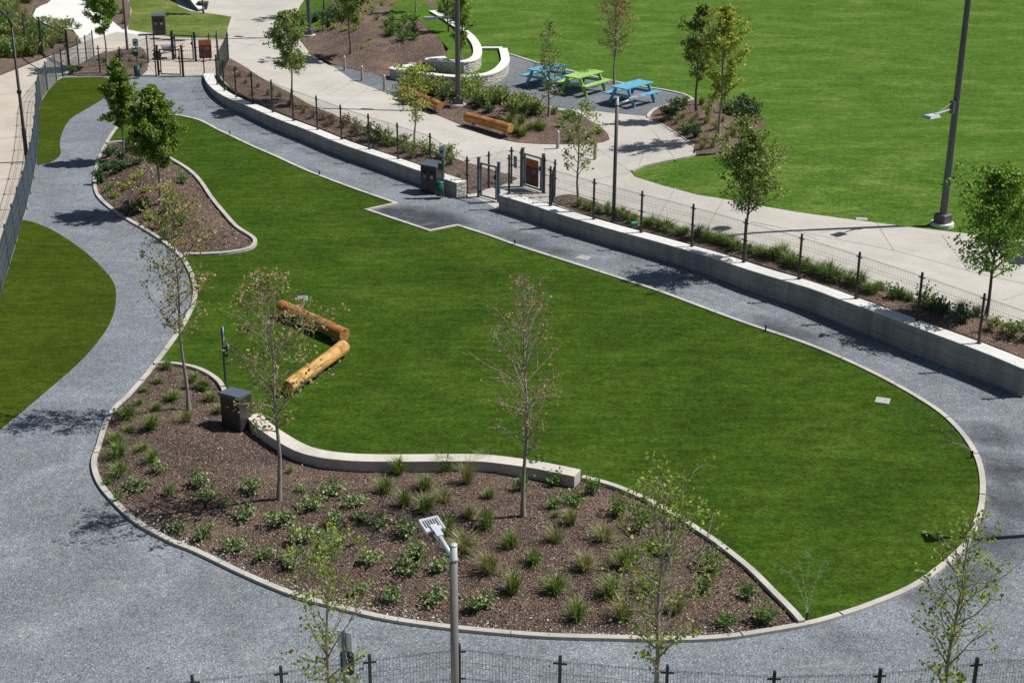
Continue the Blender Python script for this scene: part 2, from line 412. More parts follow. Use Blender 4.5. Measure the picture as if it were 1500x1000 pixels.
# ------------------------------------------------------------------ outlines read off the place
loop_px = [(267,171),(294,177.6),(320,191),(337,199),(368,214),(407,231),(437,245),(468,258),(520,277.5),(583,299.5)]
loopB = [(540,309),(630,339),(670,331)]
loopC = [(720,347),(756,360),(828,383),(897,405),(967,428),(1034,453),(1100,477),(1180,504),(1252,534),(1314,565),(1372,600),(1404,628),(1428,660),(1440,692),(1442,728),(1436,760),(1420,796),(1388,828),(1340,862),(1280,888),(1220,908),(1176,919),(1100,932),(1060,937),(1000,940),(900,938),(800,935),(700,927),(617,917.5),(551,906.5),(485,890),(433,876),(360,846),(287,811),(250,796),(199,768),(167,739),(143,709),(135,680),(143,653),(152,624),(166,600),(189,578),(222,539),(256,493),(272,467),(283,440),(282,414),(267,382),(240,357),(213,339),(187,324),(160,306),(142,288),(137,270),(138,253),(144,232),(152,216),(161,200),(172,186),(188,177),(212,171),(240,169)]
LO = PL(loop_px, flat); LBw = PL(loopB, flat); LC = PL(loopC, flat)
partA = smooth(LO, False, 3); seq2 = smooth([LBw[-1]]+LC+[LO[0]], False, 4)
LOOP = partA + [LBw[0], LBw[1]] + seq2[:-1]
LOOP = ccw(LOOP)
bedA_top = [(224,537),(235,535.6),(256,536.7),(283,541.5),(304,550),(320,561.5),(328,574),(345,600),(371,613),(384,630),(412,652),(440,666),(480,676),(533,680),(640,679),(720,680),(774,688),(845,708),(853,703),(900,717),(953,740),(1000,767),(1040,793),(1067,813),(1100,840),(1133,873),(1160,900),(1177,918)]
bedA_loop = [(1100,932),(1060,937),(1000,940),(900,938),(800,935),(700,927),(617,917.5),(551,906.5),(485,890),(433,876),(360,846),(287,811),(250,796),(199,768),(167,739),(143,709),(135,680),(143,653),(152,624),(166,600),(189,578)]
BEDA = ccw(smooth(PL(bedA_top+bedA_loop, flat), True, 3))
bedB_right = [(156,213),(180,211),(205,217),(232,227),(256,239),(278,253),(294,269),(310,293),(328,315),(347,336),(368,349.5),(374,357.5),(366,367),(334,373.6),(294,376),(270,376)]
bedB_left = [(262,378),(240,357),(213,339),(187,324),(160,306),(142,288),(137,270),(138,253),(144,232),(150,218)]
BEDB = ccw(smooth(PL(bedB_right+bedB_left, flat), True, 3))
def zbed(poly, amp, w, z0=.035, ns=.03):
    def f(x, y):
        d = polyd((x, y), poly) if True else 0
        if not inside((x, y), poly): d = 0
        return z0 + amp*S(d/w) + ns*min(1, d/.4)*(noise.noise(Vector((x*1.3, y*1.3, 0)))+.6*noise.noise(Vector((x*4, y*4, 3))))
    return f
zA = zbed(BEDA, .17, 2.2); zB = zbed(BEDB, .42, 1.8)
# park polygon
w1_bot = [(299,113),(300,121),(306,133),(318,146),(337,158.5),(368,173.5),(407,192),(450,209),(500,230),(560,251),(614,270.5),(669,289)]
w1_h = [.16, .2, .26, .33, .38, .44, .47, .48, .48, .48, .48, .48]
w2_bot = [(730.5,308),(776,322),(820,337),(864,350.5),(908,363.5),(952,376),(996,389.5),(1040,403.5),(1100,427),(1180,454),(1233,476),(1287,497.5),(1340,519),(1394,540),(1447,560.5),(1497,582)]
w2_h = [.50, .50, .50, .50, .50, .51, .52, .54, .59, .63, .66, .69, .70, .70, .69, .68]
W1 = PL(w1_bot, flat); W2 = PL(w2_bot, flat)
leftf = [(92,112),(83,119),(70,134),(60,149.5),(57,166),(57,184),(56.5,200),(55,220),(53,240),(49,262),(44,284),(39,307),(31,333),(23,359),(13.5,391),(2,430),(-12,475),(-32,535),(-60,620)]
LFW = PL(leftf, flat)
botf_tops = [(100,1012),(190,1000),(281,988),(411,975),(541,958),(672.5,942),(820.7,960),(978,973),(1135,982),(1290,978),(1432,962),(1580,950)]
BF = [un(a, b, 1.25) for a, b in botf_tops]
park = W1 + [P(701,289,flat)] + W2 + [(W2[-1][0]+2.5, W2[-1][1]-3.), (W2[-1][0]+2.5, BF[-1][1])] + BF[::-1] + [(-14, BF[0][1]), (-14, 25)] + LFW[::-1] + PL([(147,111),(205,112),(250,112)], flat)
PARK = park
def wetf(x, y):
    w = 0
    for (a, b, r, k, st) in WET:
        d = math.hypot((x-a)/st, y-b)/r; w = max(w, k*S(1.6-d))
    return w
WET = []
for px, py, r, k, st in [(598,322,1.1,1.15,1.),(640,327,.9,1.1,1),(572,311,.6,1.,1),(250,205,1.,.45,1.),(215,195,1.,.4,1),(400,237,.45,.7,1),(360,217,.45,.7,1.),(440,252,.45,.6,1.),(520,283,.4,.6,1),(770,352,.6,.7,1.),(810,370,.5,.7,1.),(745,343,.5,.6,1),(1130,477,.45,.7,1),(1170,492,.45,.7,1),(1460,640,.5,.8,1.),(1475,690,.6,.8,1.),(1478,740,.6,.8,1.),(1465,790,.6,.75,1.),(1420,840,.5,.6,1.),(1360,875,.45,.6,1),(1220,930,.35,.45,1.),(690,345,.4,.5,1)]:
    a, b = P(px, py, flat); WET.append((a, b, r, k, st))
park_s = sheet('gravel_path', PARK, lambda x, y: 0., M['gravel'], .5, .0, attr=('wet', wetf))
# main artificial turf (ground cover under kerb loop)
sheet('turf', LOOP, lambda x, y: .03, M['turf'], 1.5, .06)
T1 = smooth(PL([(92,115),(120,114.5),(152,114),(161,121),(160,135),(150,145.5),(128,159),(104,173.6),(92,192),(87.6,211),(89,225),(78,236),(56,242)], flat), False, 3)+PL([(54,225),(56.5,200),(57,184),(58,166),(60,151),(70,135),(83,120)], flat)
T2 = smooth(PL([(33,323),(53.4,328),(80,340),(107,357),(133,377),(155,399),(167,416),(170,430),(168,453),(157.5,480),(133.5,512),(107,539),(67,573.6),(32,603),(0,628),(-60,670)], flat), False, 3)+PL([(-60,620),(-32,535),(-12,475),(2,430),(14,391),(24,359)], flat)
sheet('turf', T1, lambda x, y: .03, M['turf_side'], 1., .05)
sheet('turf', T2, lambda x, y: .03, M['turf_side'], 1., .05)
bA = sheet('mulch_bed', BEDA, zA, M['mulch'], .3, .0, sub=.4)
bB = sheet('mulch_bed', BEDB, zB, M['mulch'], .3, .0, sub=.4)

# ------------------------------------------------------------------ terrain
park_r = PARK
def zter(x, y):
    if -16 < x < 17 and 15 < y < 72:
        if inside((x, y), park_r) or polyd((x, y), park_r) < .75: return -.22
    return h(x, y)-.035
mb = MB(); mb.smooth = True
xs = [-400, -200, -100, -70, -50, -40, -34] + [-30+.75*i for i in range(81)] + [34, 40, 50, 70, 100, 200, 400]
ys = [-100, 0, 12] + [16+.75*i for i in range(108)] + [100, 110, 130, 170, 250, 400, 900]
for y in ys:
    for x in xs: mb.v.append((x, y, zter(x, y)))
nx = len(xs)
for j in range(len(ys)-1):
    for i in range(nx-1): mb.addf((j*nx+i, j*nx+i+1, (j+1)*nx+i+1, (j+1)*nx+i))
tag(mb.build('ground', None, M['lawn']), kind='structure')
# concrete paths beyond the fences
back1 = [(319,110),(329,122),(347,135),(367,145),(400,160),(430,173),(464,186),(500,201),(540,216),(583,231),(620,244),(650,254),(684,284)]
conc = PL([(-160,620),(-160,190),(0,111),(72,83),(120,64),(107,44),(59,35),(48,24),(53,13),(80,0),(120,-15),(300,-40),(452,-6),(433,24),(431,48),(444,64),(457,80),(481,96),(519,105),(585,112),(700,118),(800,115),(890,130),(955,152),(1020,190),(1015,227),(980,235),(940,244),(926,249),(924,252),(929,259),(967,271),(1020,285.4),(1100,299.5),(1167,311),(1233,320),(1327,332),(1394,340),(1500,352),(1700,372),(1820,640)])
conc_low = PL([(1500,540),(1434,500),(1340,466),(1260,437),(1180,411),(1100,384),(1020,361),(940,339),(870,318),(806,299),(770,296),(731,308),(701,292),(686,290),(684,284)])
conc_b1 = [P(a, b) for a, b in back1[::-1][1:]]
sheet('concrete_path', conc+conc_low+conc_b1+PL([(300,112),(205,112),(150,111),(92,112)])+LFW[1:]+[], lambda x, y: h(x, y)+.008, M['concrete'], 1., .06)
zc = lambda o: (lambda x, y: h(x, y)+o)
# brighter path top left
sheet('concrete_path', PL([(53,13),(48,24),(59,35),(85,42),(107,44),(122,62),(171,47),(224,54),(190,44),(171,36),(126,0),(120,-12),(82,-10),(74,1)]), zc(.012), M['concrete_w'], 1., .02).name = 'bright_path'
sheet('concrete_path', PL([(-160,600),(-160,190),(0,111.6),(72,83.6),(120,64.6),(135,60),(178,54),(224,62),(256,58),(333,60),(335,87.5),(319,110),(300,111.5),(230,111.5),(214,93),(200,72),(187,72.5),(150,77.5),(128,88),(110,97.5),(92,111)])+LFW[1:], zc(.016), M['concrete_t'], 1., .02)
# joints cut in the concrete
mb = MB()
for ln in [[(700,97),(648,150)],[(924,252),(867,212)],[(877,262),(924,252)],[(812,281),(877,262)],[(1284,326),(1309,367)],[(1309,367),(1434,401),(1500,416)],[(1162,338),(1309,367)],[(1100,325),(1162,338)],[(1162,338),(1200,352)],[(1228,334),(1200,342)],[(1430,398),(1437,405)],[(1470,440),(1500,430)],[(560,165),(610,140)],[(740,215),(700,262)],[(800,220),(770,262)],[(990,275),(960,325)],[(1060,292),(1030,345)],[(480,140),(520,118)],[(380,60),(350,75)],[(420,20),(345,32)],[(600,185),(655,162)],[(1380,345),(1420,398)],[(955,190),(990,235)],[(0,330),(30,322)],[(870,180),(905,205)],[(936,244),(945,218)],[(930,170),(1000,200)],[(340,62),(455,80)],[(540,130),(490,158)],[(430,100),(395,112)],[(700,197),(640,225)],[(500,117),(450,145)],[(340,30),(433,30)],[(0,205),(44,196)],[(0,265),(36,255)],[(0,140),(48,132)]]:
    ribbon(mb, subdiv([P(*q) for q in ln], .5, False), .026, zc(-.02), zc(.021 if ln[0][0] < 60 else .0125))
tag(mb.build('path_joints', None, M['joint']), kind='structure')
sheet('bounce_pavement', [(x, y-.25) for x, y in BF]+[(BF[-1][0]+3, -12), (-15, -12)], lambda x, y: .0, M['concrete'], 2., .05)  # unseen concrete added so light bounces up grey instead of lawn green
# patio gravel
patio = PL([(747,81.4),(771,89),(795,96),(830,104),(893.7,120),(930,127),(968,133),(1001,140),(1013.5,147),(980,154),(960,161),(951,171),(880,164),(821,159),(760,146),(700,150),(600,150),(586,145.5),(552,131),(519,119),(500,106),(484,95),(540,105),(575,112),(640,112),(728,108),(745,92)])
sheet('patio_gravel', patio, zc(.015), M['gravel2'], 1., .03, attr=('wet', lambda x, y: 0.))
mb = MB(); ribbon(mb, subdiv(smooth(PL([(746,80),(771,88),(795,95.5),(830,103.5),(893.7,119),(930,126.5),(968,132),(1001,139),(1014,146),(1008,149),(980,154),(960,160.5),(950,170),(951,173)]), False, 2), .6, False), .14, zc(-.05), zc(.05))
tag(mb.build('patio_kerb', None, M['kerb']), kind='structure')
# dry grass plot
plot = PL([(187,44),(193,16),(186,-12),(250,-14),(262,10),(280,17),(307,20),(339,25),(333,43),(334,57),(254,55.5),(222,49)])
sheet('lawn_plot', plot, zc(.014), M['drygrass'], 1., .02)

# ------------------------------------------------------------------ outer beds
def outer_bed(px, amp=.12, w=1.2, mat='mulch2', sm=2, z0=.03, zf=None, corner=False):
    pl = PL(px) if corner else smooth(PL(px), True, sm)
    pl = ccw(pl)
    f = zf or (lambda x, y, b=zbed(pl, amp, w, z0): b(x, y)+h(x, y))
    sheet('mulch_bed', pl, f, M[mat], .5, .03, sub=.6); return pl, f
b1, zb1 = outer_bed([(340,88.5),(356,97),(377.5,111),(407,128),(449.5,152),(487,168),(521,183),(570,200),(620,217),(672,235),(720,249.6),(758,262),(735,270),(714,277),(688,285),(680,268),(650,256),(620,245),(583,231.5),(540,216.5),(500,201.5),(464,187),(430,174),(400,160.5),(367,146),(347,135),(334,124),(322,108),(322,96),(330,90)], .04, .8, 'mulch2', 2)
b2, zb2 = outer_bed([(807,296),(812,290),(825,286.5),(844,287),(887,302),(927,314),(994,333),(1047,348),(1100,361),(1153,376),(1188,387),(1233,402),(1297,423),(1367,446),(1434,465),(1500,481),(1560,498),(1640,560),(1560,560),(1500,528),(1434,499),(1340,466),(1260,437),(1180,411),(1100,384),(1020,361),(940,339),(870,318)], .04, .8, 'mulch2', 2)
b3, zb3 = outer_bed([(951,172),(960,161.5),(980,155),(1012,147),(1060,148),(1092,152),(1113.6,171),(1120,182),(1108,196),(1090,212),(1065,222),(1020,227),(1017,213.6),(1001,201.6),(969,182)], .35, 1.8)
b4, zb4 = outer_bed([(600,154),(648,172),(700,194),(730,203),(760,209.6),(813,212),(867,211),(893,205),(883,190),(861,176),(827,164),(760,145.5),(707,133.5),(680,127),(640,123),(600,124),(585,130),(584,142)], .32, 1.8)
# hill bed
ter2_px = [(654,90),(678,91),(693,88),(702,81),(702,69),(697.5,59),(689,49),(673,38),(654,25),(636,15),(618,-2),(600,-12),(585,-8),(575,12),(582,28),(610,26),(625,40),(645,58),(657,72),(650,82),(630,86)]
edge_px = [(452,-8),(433,24),(431,48),(444,64),(457,80),(487,94),(575,113),(577,100)]
EDG = PL(edge_px)
def zhill(x, y): return h(x, y)+.03+.74*S((polyd((x, y), EDG, False)-.15)/3.0)+.03*noise.noise(Vector((x*1.5, y*1.5, 0)))
hb = ccw([P(a, b, zhill) for a, b in [(450,-8),(433,24),(431,48),(444,64),(457,80),(487,93.5),(530,104),(575,114),(578,100),(608,96),(630,88),(654,86),(668,75),(656,58),(640,40),(632,14),(640,8),(630,-30),(480,-30)]])
sheet('mulch_bed', hb, zhill, M['mulch2'], .5, .0, sub=.6)
b5f = zhill
zl = lambda x, y: zhill(x, y)+.04
for q in ([(451,-6),(434,24),(432,47),(447,50),(468,38),(481,20),(484,-8)], [(573,13),(571,26),(590,29),(608,27),(618,22),(614,10),(600,6)]):
    sheet('hill_lawn', smooth([P(a, b, zl) for a, b in q], True, 2), zl, M['lawn'], .6, .05)
b6, zb6 = outer_bed([(-60,140),(0,110),(72,82),(115,63),(105,47),(60,37),(46,25),(52,12),(80,-4),(40,-40),(-120,-40),(-140,140)], .35, 3., 'mulch2', 2)
b7, zb7 = outer_bed([(93,111),(110,98),(128,89),(150,78.5),(187,73),(205,70),(214,78),(217,93),(208,111),(150,111)], .15, 1.2)
b8, zb8 = outer_bed([(128,-6),(171,36),(184,43.5),(191,24),(184,-6)], .1, 1.2)

# ------------------------------------------------------------------ kerbs
zk = .06
def kerb(name, line, w, closed, off=0., z1=zk, zf=None, label=None):
    mb = MB(); mb.smooth = False
    ribbon(mb, line, w, (lambda x, y: -.05) if zf is None else (lambda x, y: zf(x, y)-.06), z1 if zf is None else (lambda x, y: zf(x, y)+z1), closed, off)
    return tag(mb.build(name, None, M['kerb']), kind='structure')
kerb('turf_kerb', subdiv(LOOP, 1.2), .115, True, off=.04)
kj = MB()
acc = 0; LS = subdiv(LOOP, 1.2)
for i in range(1, len(LS)):
    acc += math.dist(LS[i], LS[i-1])
    if acc > 1.8:
        acc = 0; a_ = math.atan2(LS[i][1]-LS[i-1][1], LS[i][0]-LS[i-1][0]); kj.box((LS[i][0]-math.sin(a_)*.04, LS[i][1]+math.cos(a_)*.04, .04), (.012, .118, .074), a_)
tag(kj.build('kerb_joints', None, M['joint']), kind='structure')
kerb('bed_kerb', smooth([P(a, b, flat) for a, b in [(226,537),(235,535.6),(256,536.7),(283,541.5),(304,550),(320,561.5),(327,572),(330,580)]], False, 3), .11, False, z1=.10)
kerb('bed_kerb', smooth([P(a, b, flat) for a, b in [(853,704),(900,717),(953,740),(1000,767),(1040,793),(1067,813),(1100,840),(1133,873),(1160,900),(1174,916)]], False, 3), .12, False, z1=.11)
kerb('bed_kerb', smooth([P(a, b, flat) for a, b in bedB_right], False, 3), .12, False, z1=.11)
kerb('path_kerb', smooth(PL([(338,86),(356,96),(377.5,110),(407,127),(449.5,151),(487,167),(521,182),(570,199),(620,216),(672,234),(720,249),(758,261)]), False, 2), .12, False, z1=.03, zf=h)
kerb('path_kerb', smooth(PL([(94,111),(110,98),(128,88),(150,77.5),(187,72)]), False, 2), .16, False, z1=.05, zf=h)
kerb('path_kerb', smooth(PL([(951,172),(969,182),(1001,201.6),(1017,213.6),(1020,226),(980,235),(940,244),(925,251)]), False, 2), .12, False, z1=.03, zf=h)

# ------------------------------------------------------------------ retaining walls
def retwall(front, hs, th, label, stone_ends=True, name='retaining_wall'):
    c = (front[0][0], front[0][1], 0)
    th_ = thing(name, label, 'wall', c)
    mb = MB(); ln = smooth(front, False, 3)
    acc = []
    hh = []
    for i in range(len(front)-1):
        for s in range(3): hh.append(hs[i]+(hs[i+1]-hs[i])*s/3)
    hh.append(hs[-1])
    n = len(ln); off = []
    for i in range(n):
        a = ln[max(0, i-1)]; b = ln[min(n-1, i+1)]; d = Vector((b[0]-a[0], b[1]-a[1])).normalized(); off.append((ln[i][0]-d.y*th, ln[i][1]+d.x*th))
    body = MB(); cap = MB()
    for i in range(n):
        f, b = ln[i], off[i]; z = hh[i]-.02
        body.v += [(f[0], f[1], -.15), (f[0], f[1], z), (b[0], b[1], z), (b[0], b[1], -.15)]
        e = .004; d = Vector((f[0]-b[0], f[1]-b[1])).normalized()*e
        cap.v += [(f[0]+d.x, f[1]+d.y, z), (f[0]+d.x*.2, f[1]+d.y*.2, z+.02), (b[0]-d.x, b[1]-d.y, z+.02), (b[0]-d.x, b[1]-d.y, z)]
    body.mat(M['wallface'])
    for i in range(n-1):
        a, b = i*4, i*4+4
        for q, e in ((0, 1), (2, 3)): body.addf((a+q, b+q, b+e, a+e))
        for q, e in ((0, 1), (1, 2), (2, 3)): cap.addf((a+q, b+q, b+e, a+e))
    body.mat(M['stone']); body.addf((0, 1, 2, 3)); k = (n-1)*4; body.addf((k+3, k+2, k+1, k)); cap.addf((0, 1, 2, 3)); cap.addf((k+3, k+2, k+1, k))
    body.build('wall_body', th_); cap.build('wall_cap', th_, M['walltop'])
    # formwork joints
    jm = MB(); acc = 0
    for i in range(1, n):
        acc += math.dist(ln[i], ln[i-1])
        if acc > 2.7:
            acc = 0; f, b = ln[i], off[i]; d = Vector((f[0]-b[0], f[1]-b[1])).normalized(); e = Vector((-d.y, d.x))*.006
            jm.box(((f[0]+b[0])/2+d.x*.006, (f[1]+b[1])/2+d.y*.006, hh[i]/2+.003), (.012, th+.006, hh[i]+.004), math.atan2(d.y, d.x)-math.pi/2)
    jm.build('expansion_joint', th_, M['joint'])
    return ln, off, hh
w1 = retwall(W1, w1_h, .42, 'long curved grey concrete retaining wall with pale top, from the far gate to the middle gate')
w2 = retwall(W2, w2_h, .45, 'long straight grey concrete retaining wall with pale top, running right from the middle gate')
# low seat wall in the turf
swp = [(371,606),(384,620),(408,637),(440,655),(470,663.5),(500,667.5),(533,669.5),(587,670),(640,669.5),(690,669.5),(720,671),(774,678),(812,685),(846,692)]
sw_line = smooth([un(a, b, .30) for a, b in swp], False, 3)
sw = thing('seat_wall', 'low curving concrete seat wall between the turf and the large mulch bed', 'wall', (sw_line[0][0], sw_line[0][1], 0))
mb = MB(); mb.rm = (M['kerb'], M['kerb']); ribbon(mb, sw_line, .32, -.05, .27); mb.build('wall_body', sw)
mb = MB(); ribbon(mb, sw_line, .335, .27, .295); mb.build('wall_cap', sw, m_conc('seat_wall_cap', (.56, .53, .47), .12, fineness=2.))
# spiral stone walls
def stone_wall(px, z0, z1, label, w=.34):
    ln = smooth([un(a, b, z1) for a, b in px], False, 3)
    o = thing('stone_wall', label, 'wall', (ln[0][0], ln[0][1], z0))
    mb = MB(); ribbon(mb, ln, w, z0-.15, z1-.05); mb.build('wall_body', o, M['stone'])
    mb = MB(); ribbon(mb, ln, w+.05, z1-.05, z1); mb.build('wall_cap', o, M['walltop'])
stone_wall([(604,95),(590,97),(577,99.5),(598,103),(626,107.5),(668,111.5),(696,110.5),(717,107),(731,100),(739.5,90),(740,83),(737,70.5)], 0., .48, 'outer curved stone retaining wall with white cap behind the patio gravel')
stone_wall([(653,83.5),(640,84.5),(629,86.5),(654,88.5),(678,89.5),(692,86.5),(699,80),(699,69),(694,59),(686,50),(671,39),(652,26),(634,15.5)], .4, .88, 'inner curved stone retaining wall with white cap rising up the grassy hill')
mb = MB(); ln = subdiv([un(a, b, .48) for a, b in [(703,69.5),(720,69.5),(736,69.5)]], 1., False)
sb = thing('stone_wall', 'short straight white capped stone wall closing the back of the grass terrace', 'wall', (ln[0][0], ln[0][1], 0))
ribbon(mb, ln, .26, -.1, .43); mb.build('wall_body', sb, M['stone']); mb = MB(); ribbon(mb, ln, .3, .43, .48); mb.build('wall_cap', sb, M['walltop'])
sheet('terrace_lawn', [un(a, b, .36) for a, b in [(600,97),(580,101),(626,109),(668,113),(696,112),(717,109),(731,102),(740,91),(740,84),(737,71),(700,71),(690,95),(640,93)]], lambda x, y: .37, M['lawn'], 1., .3)
def zt2(x, y): return .78
sheet('terrace_lawn', [un(a, b, .78) for a, b in ter2_px], zt2, M['lawn'], 1., .4)

# ------------------------------------------------------------------ fences
def fence(pts, label, zf=flat, hgt=1.25, posts=True, step=None, wires=True, name='wire_fence', pm='charcoal', skip=(), bracket=True, vs=.05, panelmat=None):
    """pts: list of (x,y,z) post bases"""
    o = thing(name, label, 'fence', pts[0])
    for i, (x, y, z) in enumerate(pts):
        mb = MB(); a = pts[max(0, i-1)]; b = pts[min(len(pts)-1, i+1)]; rz = math.atan2(b[1]-a[1], b[0]-a[0])
        mb.bbox((x, y, z+hgt/2-.01), (.05, .05, hgt+.02), .006, rz)
        if bracket:
            for q in (.14, .62): mb.box((x, y, z+hgt-q), (.2, .022, .022), rz)
        mb.box((x, y, z+.006), (.11, .11, .012), rz)
        mb.build('post', o, M[pm])
    for i in range(len(pts)-1):
        if i in skip: continue
        A, B = Vector(pts[i]), Vector(pts[i+1]); d = B-A; Ln = d.length; u = d/Ln; rz = math.atan2(u.y, u.x)
        nrm = Vector((-math.sin(rz), math.cos(rz), 0))
        mb = MB(); n = max(2, int(Ln/vs)); top = hgt-.1
        rk = 1. if pm == 'charcoal' else 1.7
        def bar(p, q, r):
            r *= rk
            mb.tube([p, q], r, 4, False)
        A2, B2 = A+nrm*.0, B+nrm*.0
        for zz in (.06, .25, .45, .65, .85, top-.22, top):
            for dz in ((0, .02) if zz in (.06, .65) or zz == top else (0,)):
                bar(A2+Vector((0, 0, zz-dz)), B2+Vector((0, 0, zz-dz)), .0028)
        for k in range(1, n):
            p = A2+d*(k/n); bar(p+Vector((0, 0, .04)), p+Vector((0, 0, top+.02)), .002)
        mb.build('wire_panel', o, M['wire'] if pm == 'charcoal' else M['bluegrey'])
    return o
def on_line(ln, hh, off, k, px, py):
    pass
def wall_posts(pxs, zz):
    out = []
    for (a, b), z in zip(pxs, zz): x, y = un(a, b, z); out.append((x, y, z))
    return out
def wall_z(w, x, y):
    ln, off, hh = w; i = min(range(len(ln)), key=lambda k: math.hypot(ln[k][0]-x, ln[k][1]-y)); return hh[i]
def on_wall(w, px, t=.30):
    """post set into the wall cap, found by its picture column"""
    ln, off, hh = w; best = None
    for i in range(len(ln)-1):
        for s in range(8):
            q = s/8; f = [(ln[i][k]+(ln[i+1][k]-ln[i][k])*q) for k in (0, 1)]; b = [(off[i][k]+(off[i+1][k]-off[i][k])*q) for k in (0, 1)]
            z = hh[i]+(hh[i+1]-hh[i])*q; p = (f[0]+(b[0]-f[0])*t, f[1]+(b[1]-f[1])*t, z); u = pr(*p)[0]
            if best is None or abs(u-px) < best[0]: best = (abs(u-px), p)
    return best[1]
f1 = [on_wall(w1, x, .8) for x in (318,328.5,346,369.5,399,430.5,464,500.5,541,583,629.5)]
x, y = un(684.4, 284, 0)
fence([(un(335,88)[0], un(335,88)[1], 0)]+f1+[(x, y, 0)], 'long wire mesh fence standing on the left curved retaining wall')
f2 = [on_wall(w2, x, .8) for x in (746,805,869.6,939.5,1012.4,1089,1170,1252.7,1342.5,1434)]
dx = f2[-1][0]-f2[-2][0]; dy = f2[-1][1]-f2[-2][1]
fence(f2+[(f2[-1][0]+dx, f2[-1][1]+dy, f2[-1][2])], 'long wire mesh fence standing on the right straight retaining wall', skip=())
G = lambda a, b: (*P(a, b, flat), 0.)
fence([G(684.4,284), G(716,276), G(749,269)], 'short mesh fence along the left side of the middle gate enclosure')
fence([G(812.4,288.6), (f2[1][0], f2[1][1]+.35, .1)], 'short mesh fence piece along the right side of the middle gate enclosure')
fence([G(749,268.8), G(763,273)], 'narrow mesh fence panel with small grey notice beside the outer middle gate')
fence([G(797,283.5), G(812.4,288.6)], 'narrow mesh fence panel right of the outer middle gate')
lf = [(83,119),(70,134),(60,149.5),(57,166),(57,184),(56.5,201),(55,220),(53,240),(49,262),(44,284),(38.5,307),(31,332),(23,359),(13.5,391),(2,430),(-12,475)]
fence([G(*p) for p in [(138,84.5),(127.5,92.4),(116,96),(102,104.4),(92,111.6)]+lf], 'long curved blue grey mesh fence between left concrete path and side turf', pm='bluegrey')
fence([G(*p) for p in [(92,112),(147,109),(178,111),(229,112)]], 'straight mesh fence behind the side turf left of the far gate')
fence([G(*p) for p in [(269,112.5),(299.7,112)]], 'short mesh fence right of the inner far gate')
fence([G(*p) for p in [(178,111),(217.5,93),(227.8,87),(253,88)]], 'mesh fence bending round left side of the far gate enclosure')
fence([G(*p) for p in [(288,90.5),(308,90),(319,89.5),(335,88)]], 'mesh fence carrying the orange and maroon board by the far gate')
fence([G(*p) for p in [(62,82),(38,72),(15,60),(-8,48),(-32,36)]], 'dark mesh fence running through the planting at the far left', hgt=1.5)
fence([(x, y, 0) for x, y in BF], 'foreground wire mesh fence along the bottom edge of the gravel')

def gate(a, b, label, hgt=1.3, pm='bluegrey', sign=False, name='metal_gate', wires=True, tall=None):
    A = Vector((*P(*a, flat), 0)); B = Vector((*P(*b, flat), 0)); d = B-A; Ln = d.length; rz = math.atan2(d.y, d.x)
    o = thing(name, label, 'gate', A, rz)
    for x in (0, Ln):
        mb = MB(); mb.bbox((x, 0, hgt/2), (.085, .085, hgt), .01); mb.box((x, 0, hgt+.01), (.1, .1, .025)); L(mb, 'gate_post', o, M[pm])
    mb = MB(); x0, x1 = .09, Ln-.09
    mb.box(((x0+x1)/2, 0, hgt-.16), (x1-x0, .045, .045)); mb.box(((x0+x1)/2, 0, .08), (x1-x0, .045, .045))
    for x in (x0+.0225, x1-.0225): mb.box((x, 0, hgt/2-.04), (.045, .045, hgt-.285))
    fr = L(mb, 'gate_leaf', o, M[pm])
    mb = MB()
    n = int((x1-x0)/.1)
    for k in range(1, n): xx = x0+(x1-x0)*k/n; mb.tube([(xx, 0, .1), (xx, 0, hgt-.18)], .0025, 4, False)
    for k in range(1, 6): zz = .1+(hgt-.28)*k/6; mb.tube([(x0, 0, zz), (x1, 0, zz)], .003, 4, False)
    w = L(mb, 'wire_infill', fr, M['wire'])
    mb = MB()
    for zz in (.2, hgt-.3): mb.box((.05, -.03, zz), (.08, .06, .07))
    L(mb, 'hinge', o, M['galv'] if False else M[pm])
    mb = MB(); mb.box((x1-.03, -.045, hgt*.62), (.06, .05, .14)); mb.tube([(x1-.03, -.06, hgt*.62), (x1-.12, -.075, hgt*.62)], .01, 6); L(mb, 'latch', o, M['charcoal'])
    return o, Ln, rz
gate((701.2,288.6), (730.5,296.5), 'blue grey metal gate opening to the gravel between the two retaining walls')
og, oL, orz = gate((765.4,273.6), (795.5,283.2), 'blue grey outer gate with the orange and maroon board hung on it')
gate((232.8,111), (268.6,112), 'dark inner gate at the far end of the gravel', pm='charcoal')
gate((254.7,88), (287,90), 'dark outer gate of the far enclosure, left of the maroon board', pm='charcoal')
gate((62,82), (102,104.4), 'tall open framed gate across the left concrete path', hgt=1.75, pm='charcoal')

# boards
def board(o, x0, x1, z0, z1, y=-.04):
    w = x1-x0; H = z1-z0
    mb = MB(); mb.box(((x0+x1)/2, y, z0+H*.36), (w, .02, H*.72)); mb.box(((x0+x1)/2, y-.012, z0+.03), (w, .006, .012)); L(mb, 'board_panel', o, M['maroon'])
    mb = MB(); mb.box(((x0+x1)/2, y, z0+H*.861), (w, .02, H*.276)); L(mb, 'board_heading', o, M['rust'])
    mb = MB(); rnd = random.Random(4)
    for k in range(9):
        zz = z0+H*(.08+k*.065); ww = w*rnd.uniform(.35, .75); mb.box((x0+w*.1+ww/2, y-.013, zz), (ww, .004, H*.012))
    mb.tube([(x0+w*.7, y-.012, z0+H*.55), (x0+w*.7, y-.015, z0+H*.55)], w*.12, 12)
    L(mb, 'board_print', o, M['printing'])
A = Vector((*P(765.4,273.6,flat), 0))
dirn = Vector((math.cos(orz), math.sin(orz), 0))
bo = thing('notice_board', 'orange and maroon notice board hung on the outer middle gate', 'sign', A+dirn*.0, orz, 'orange and maroon notice boards')
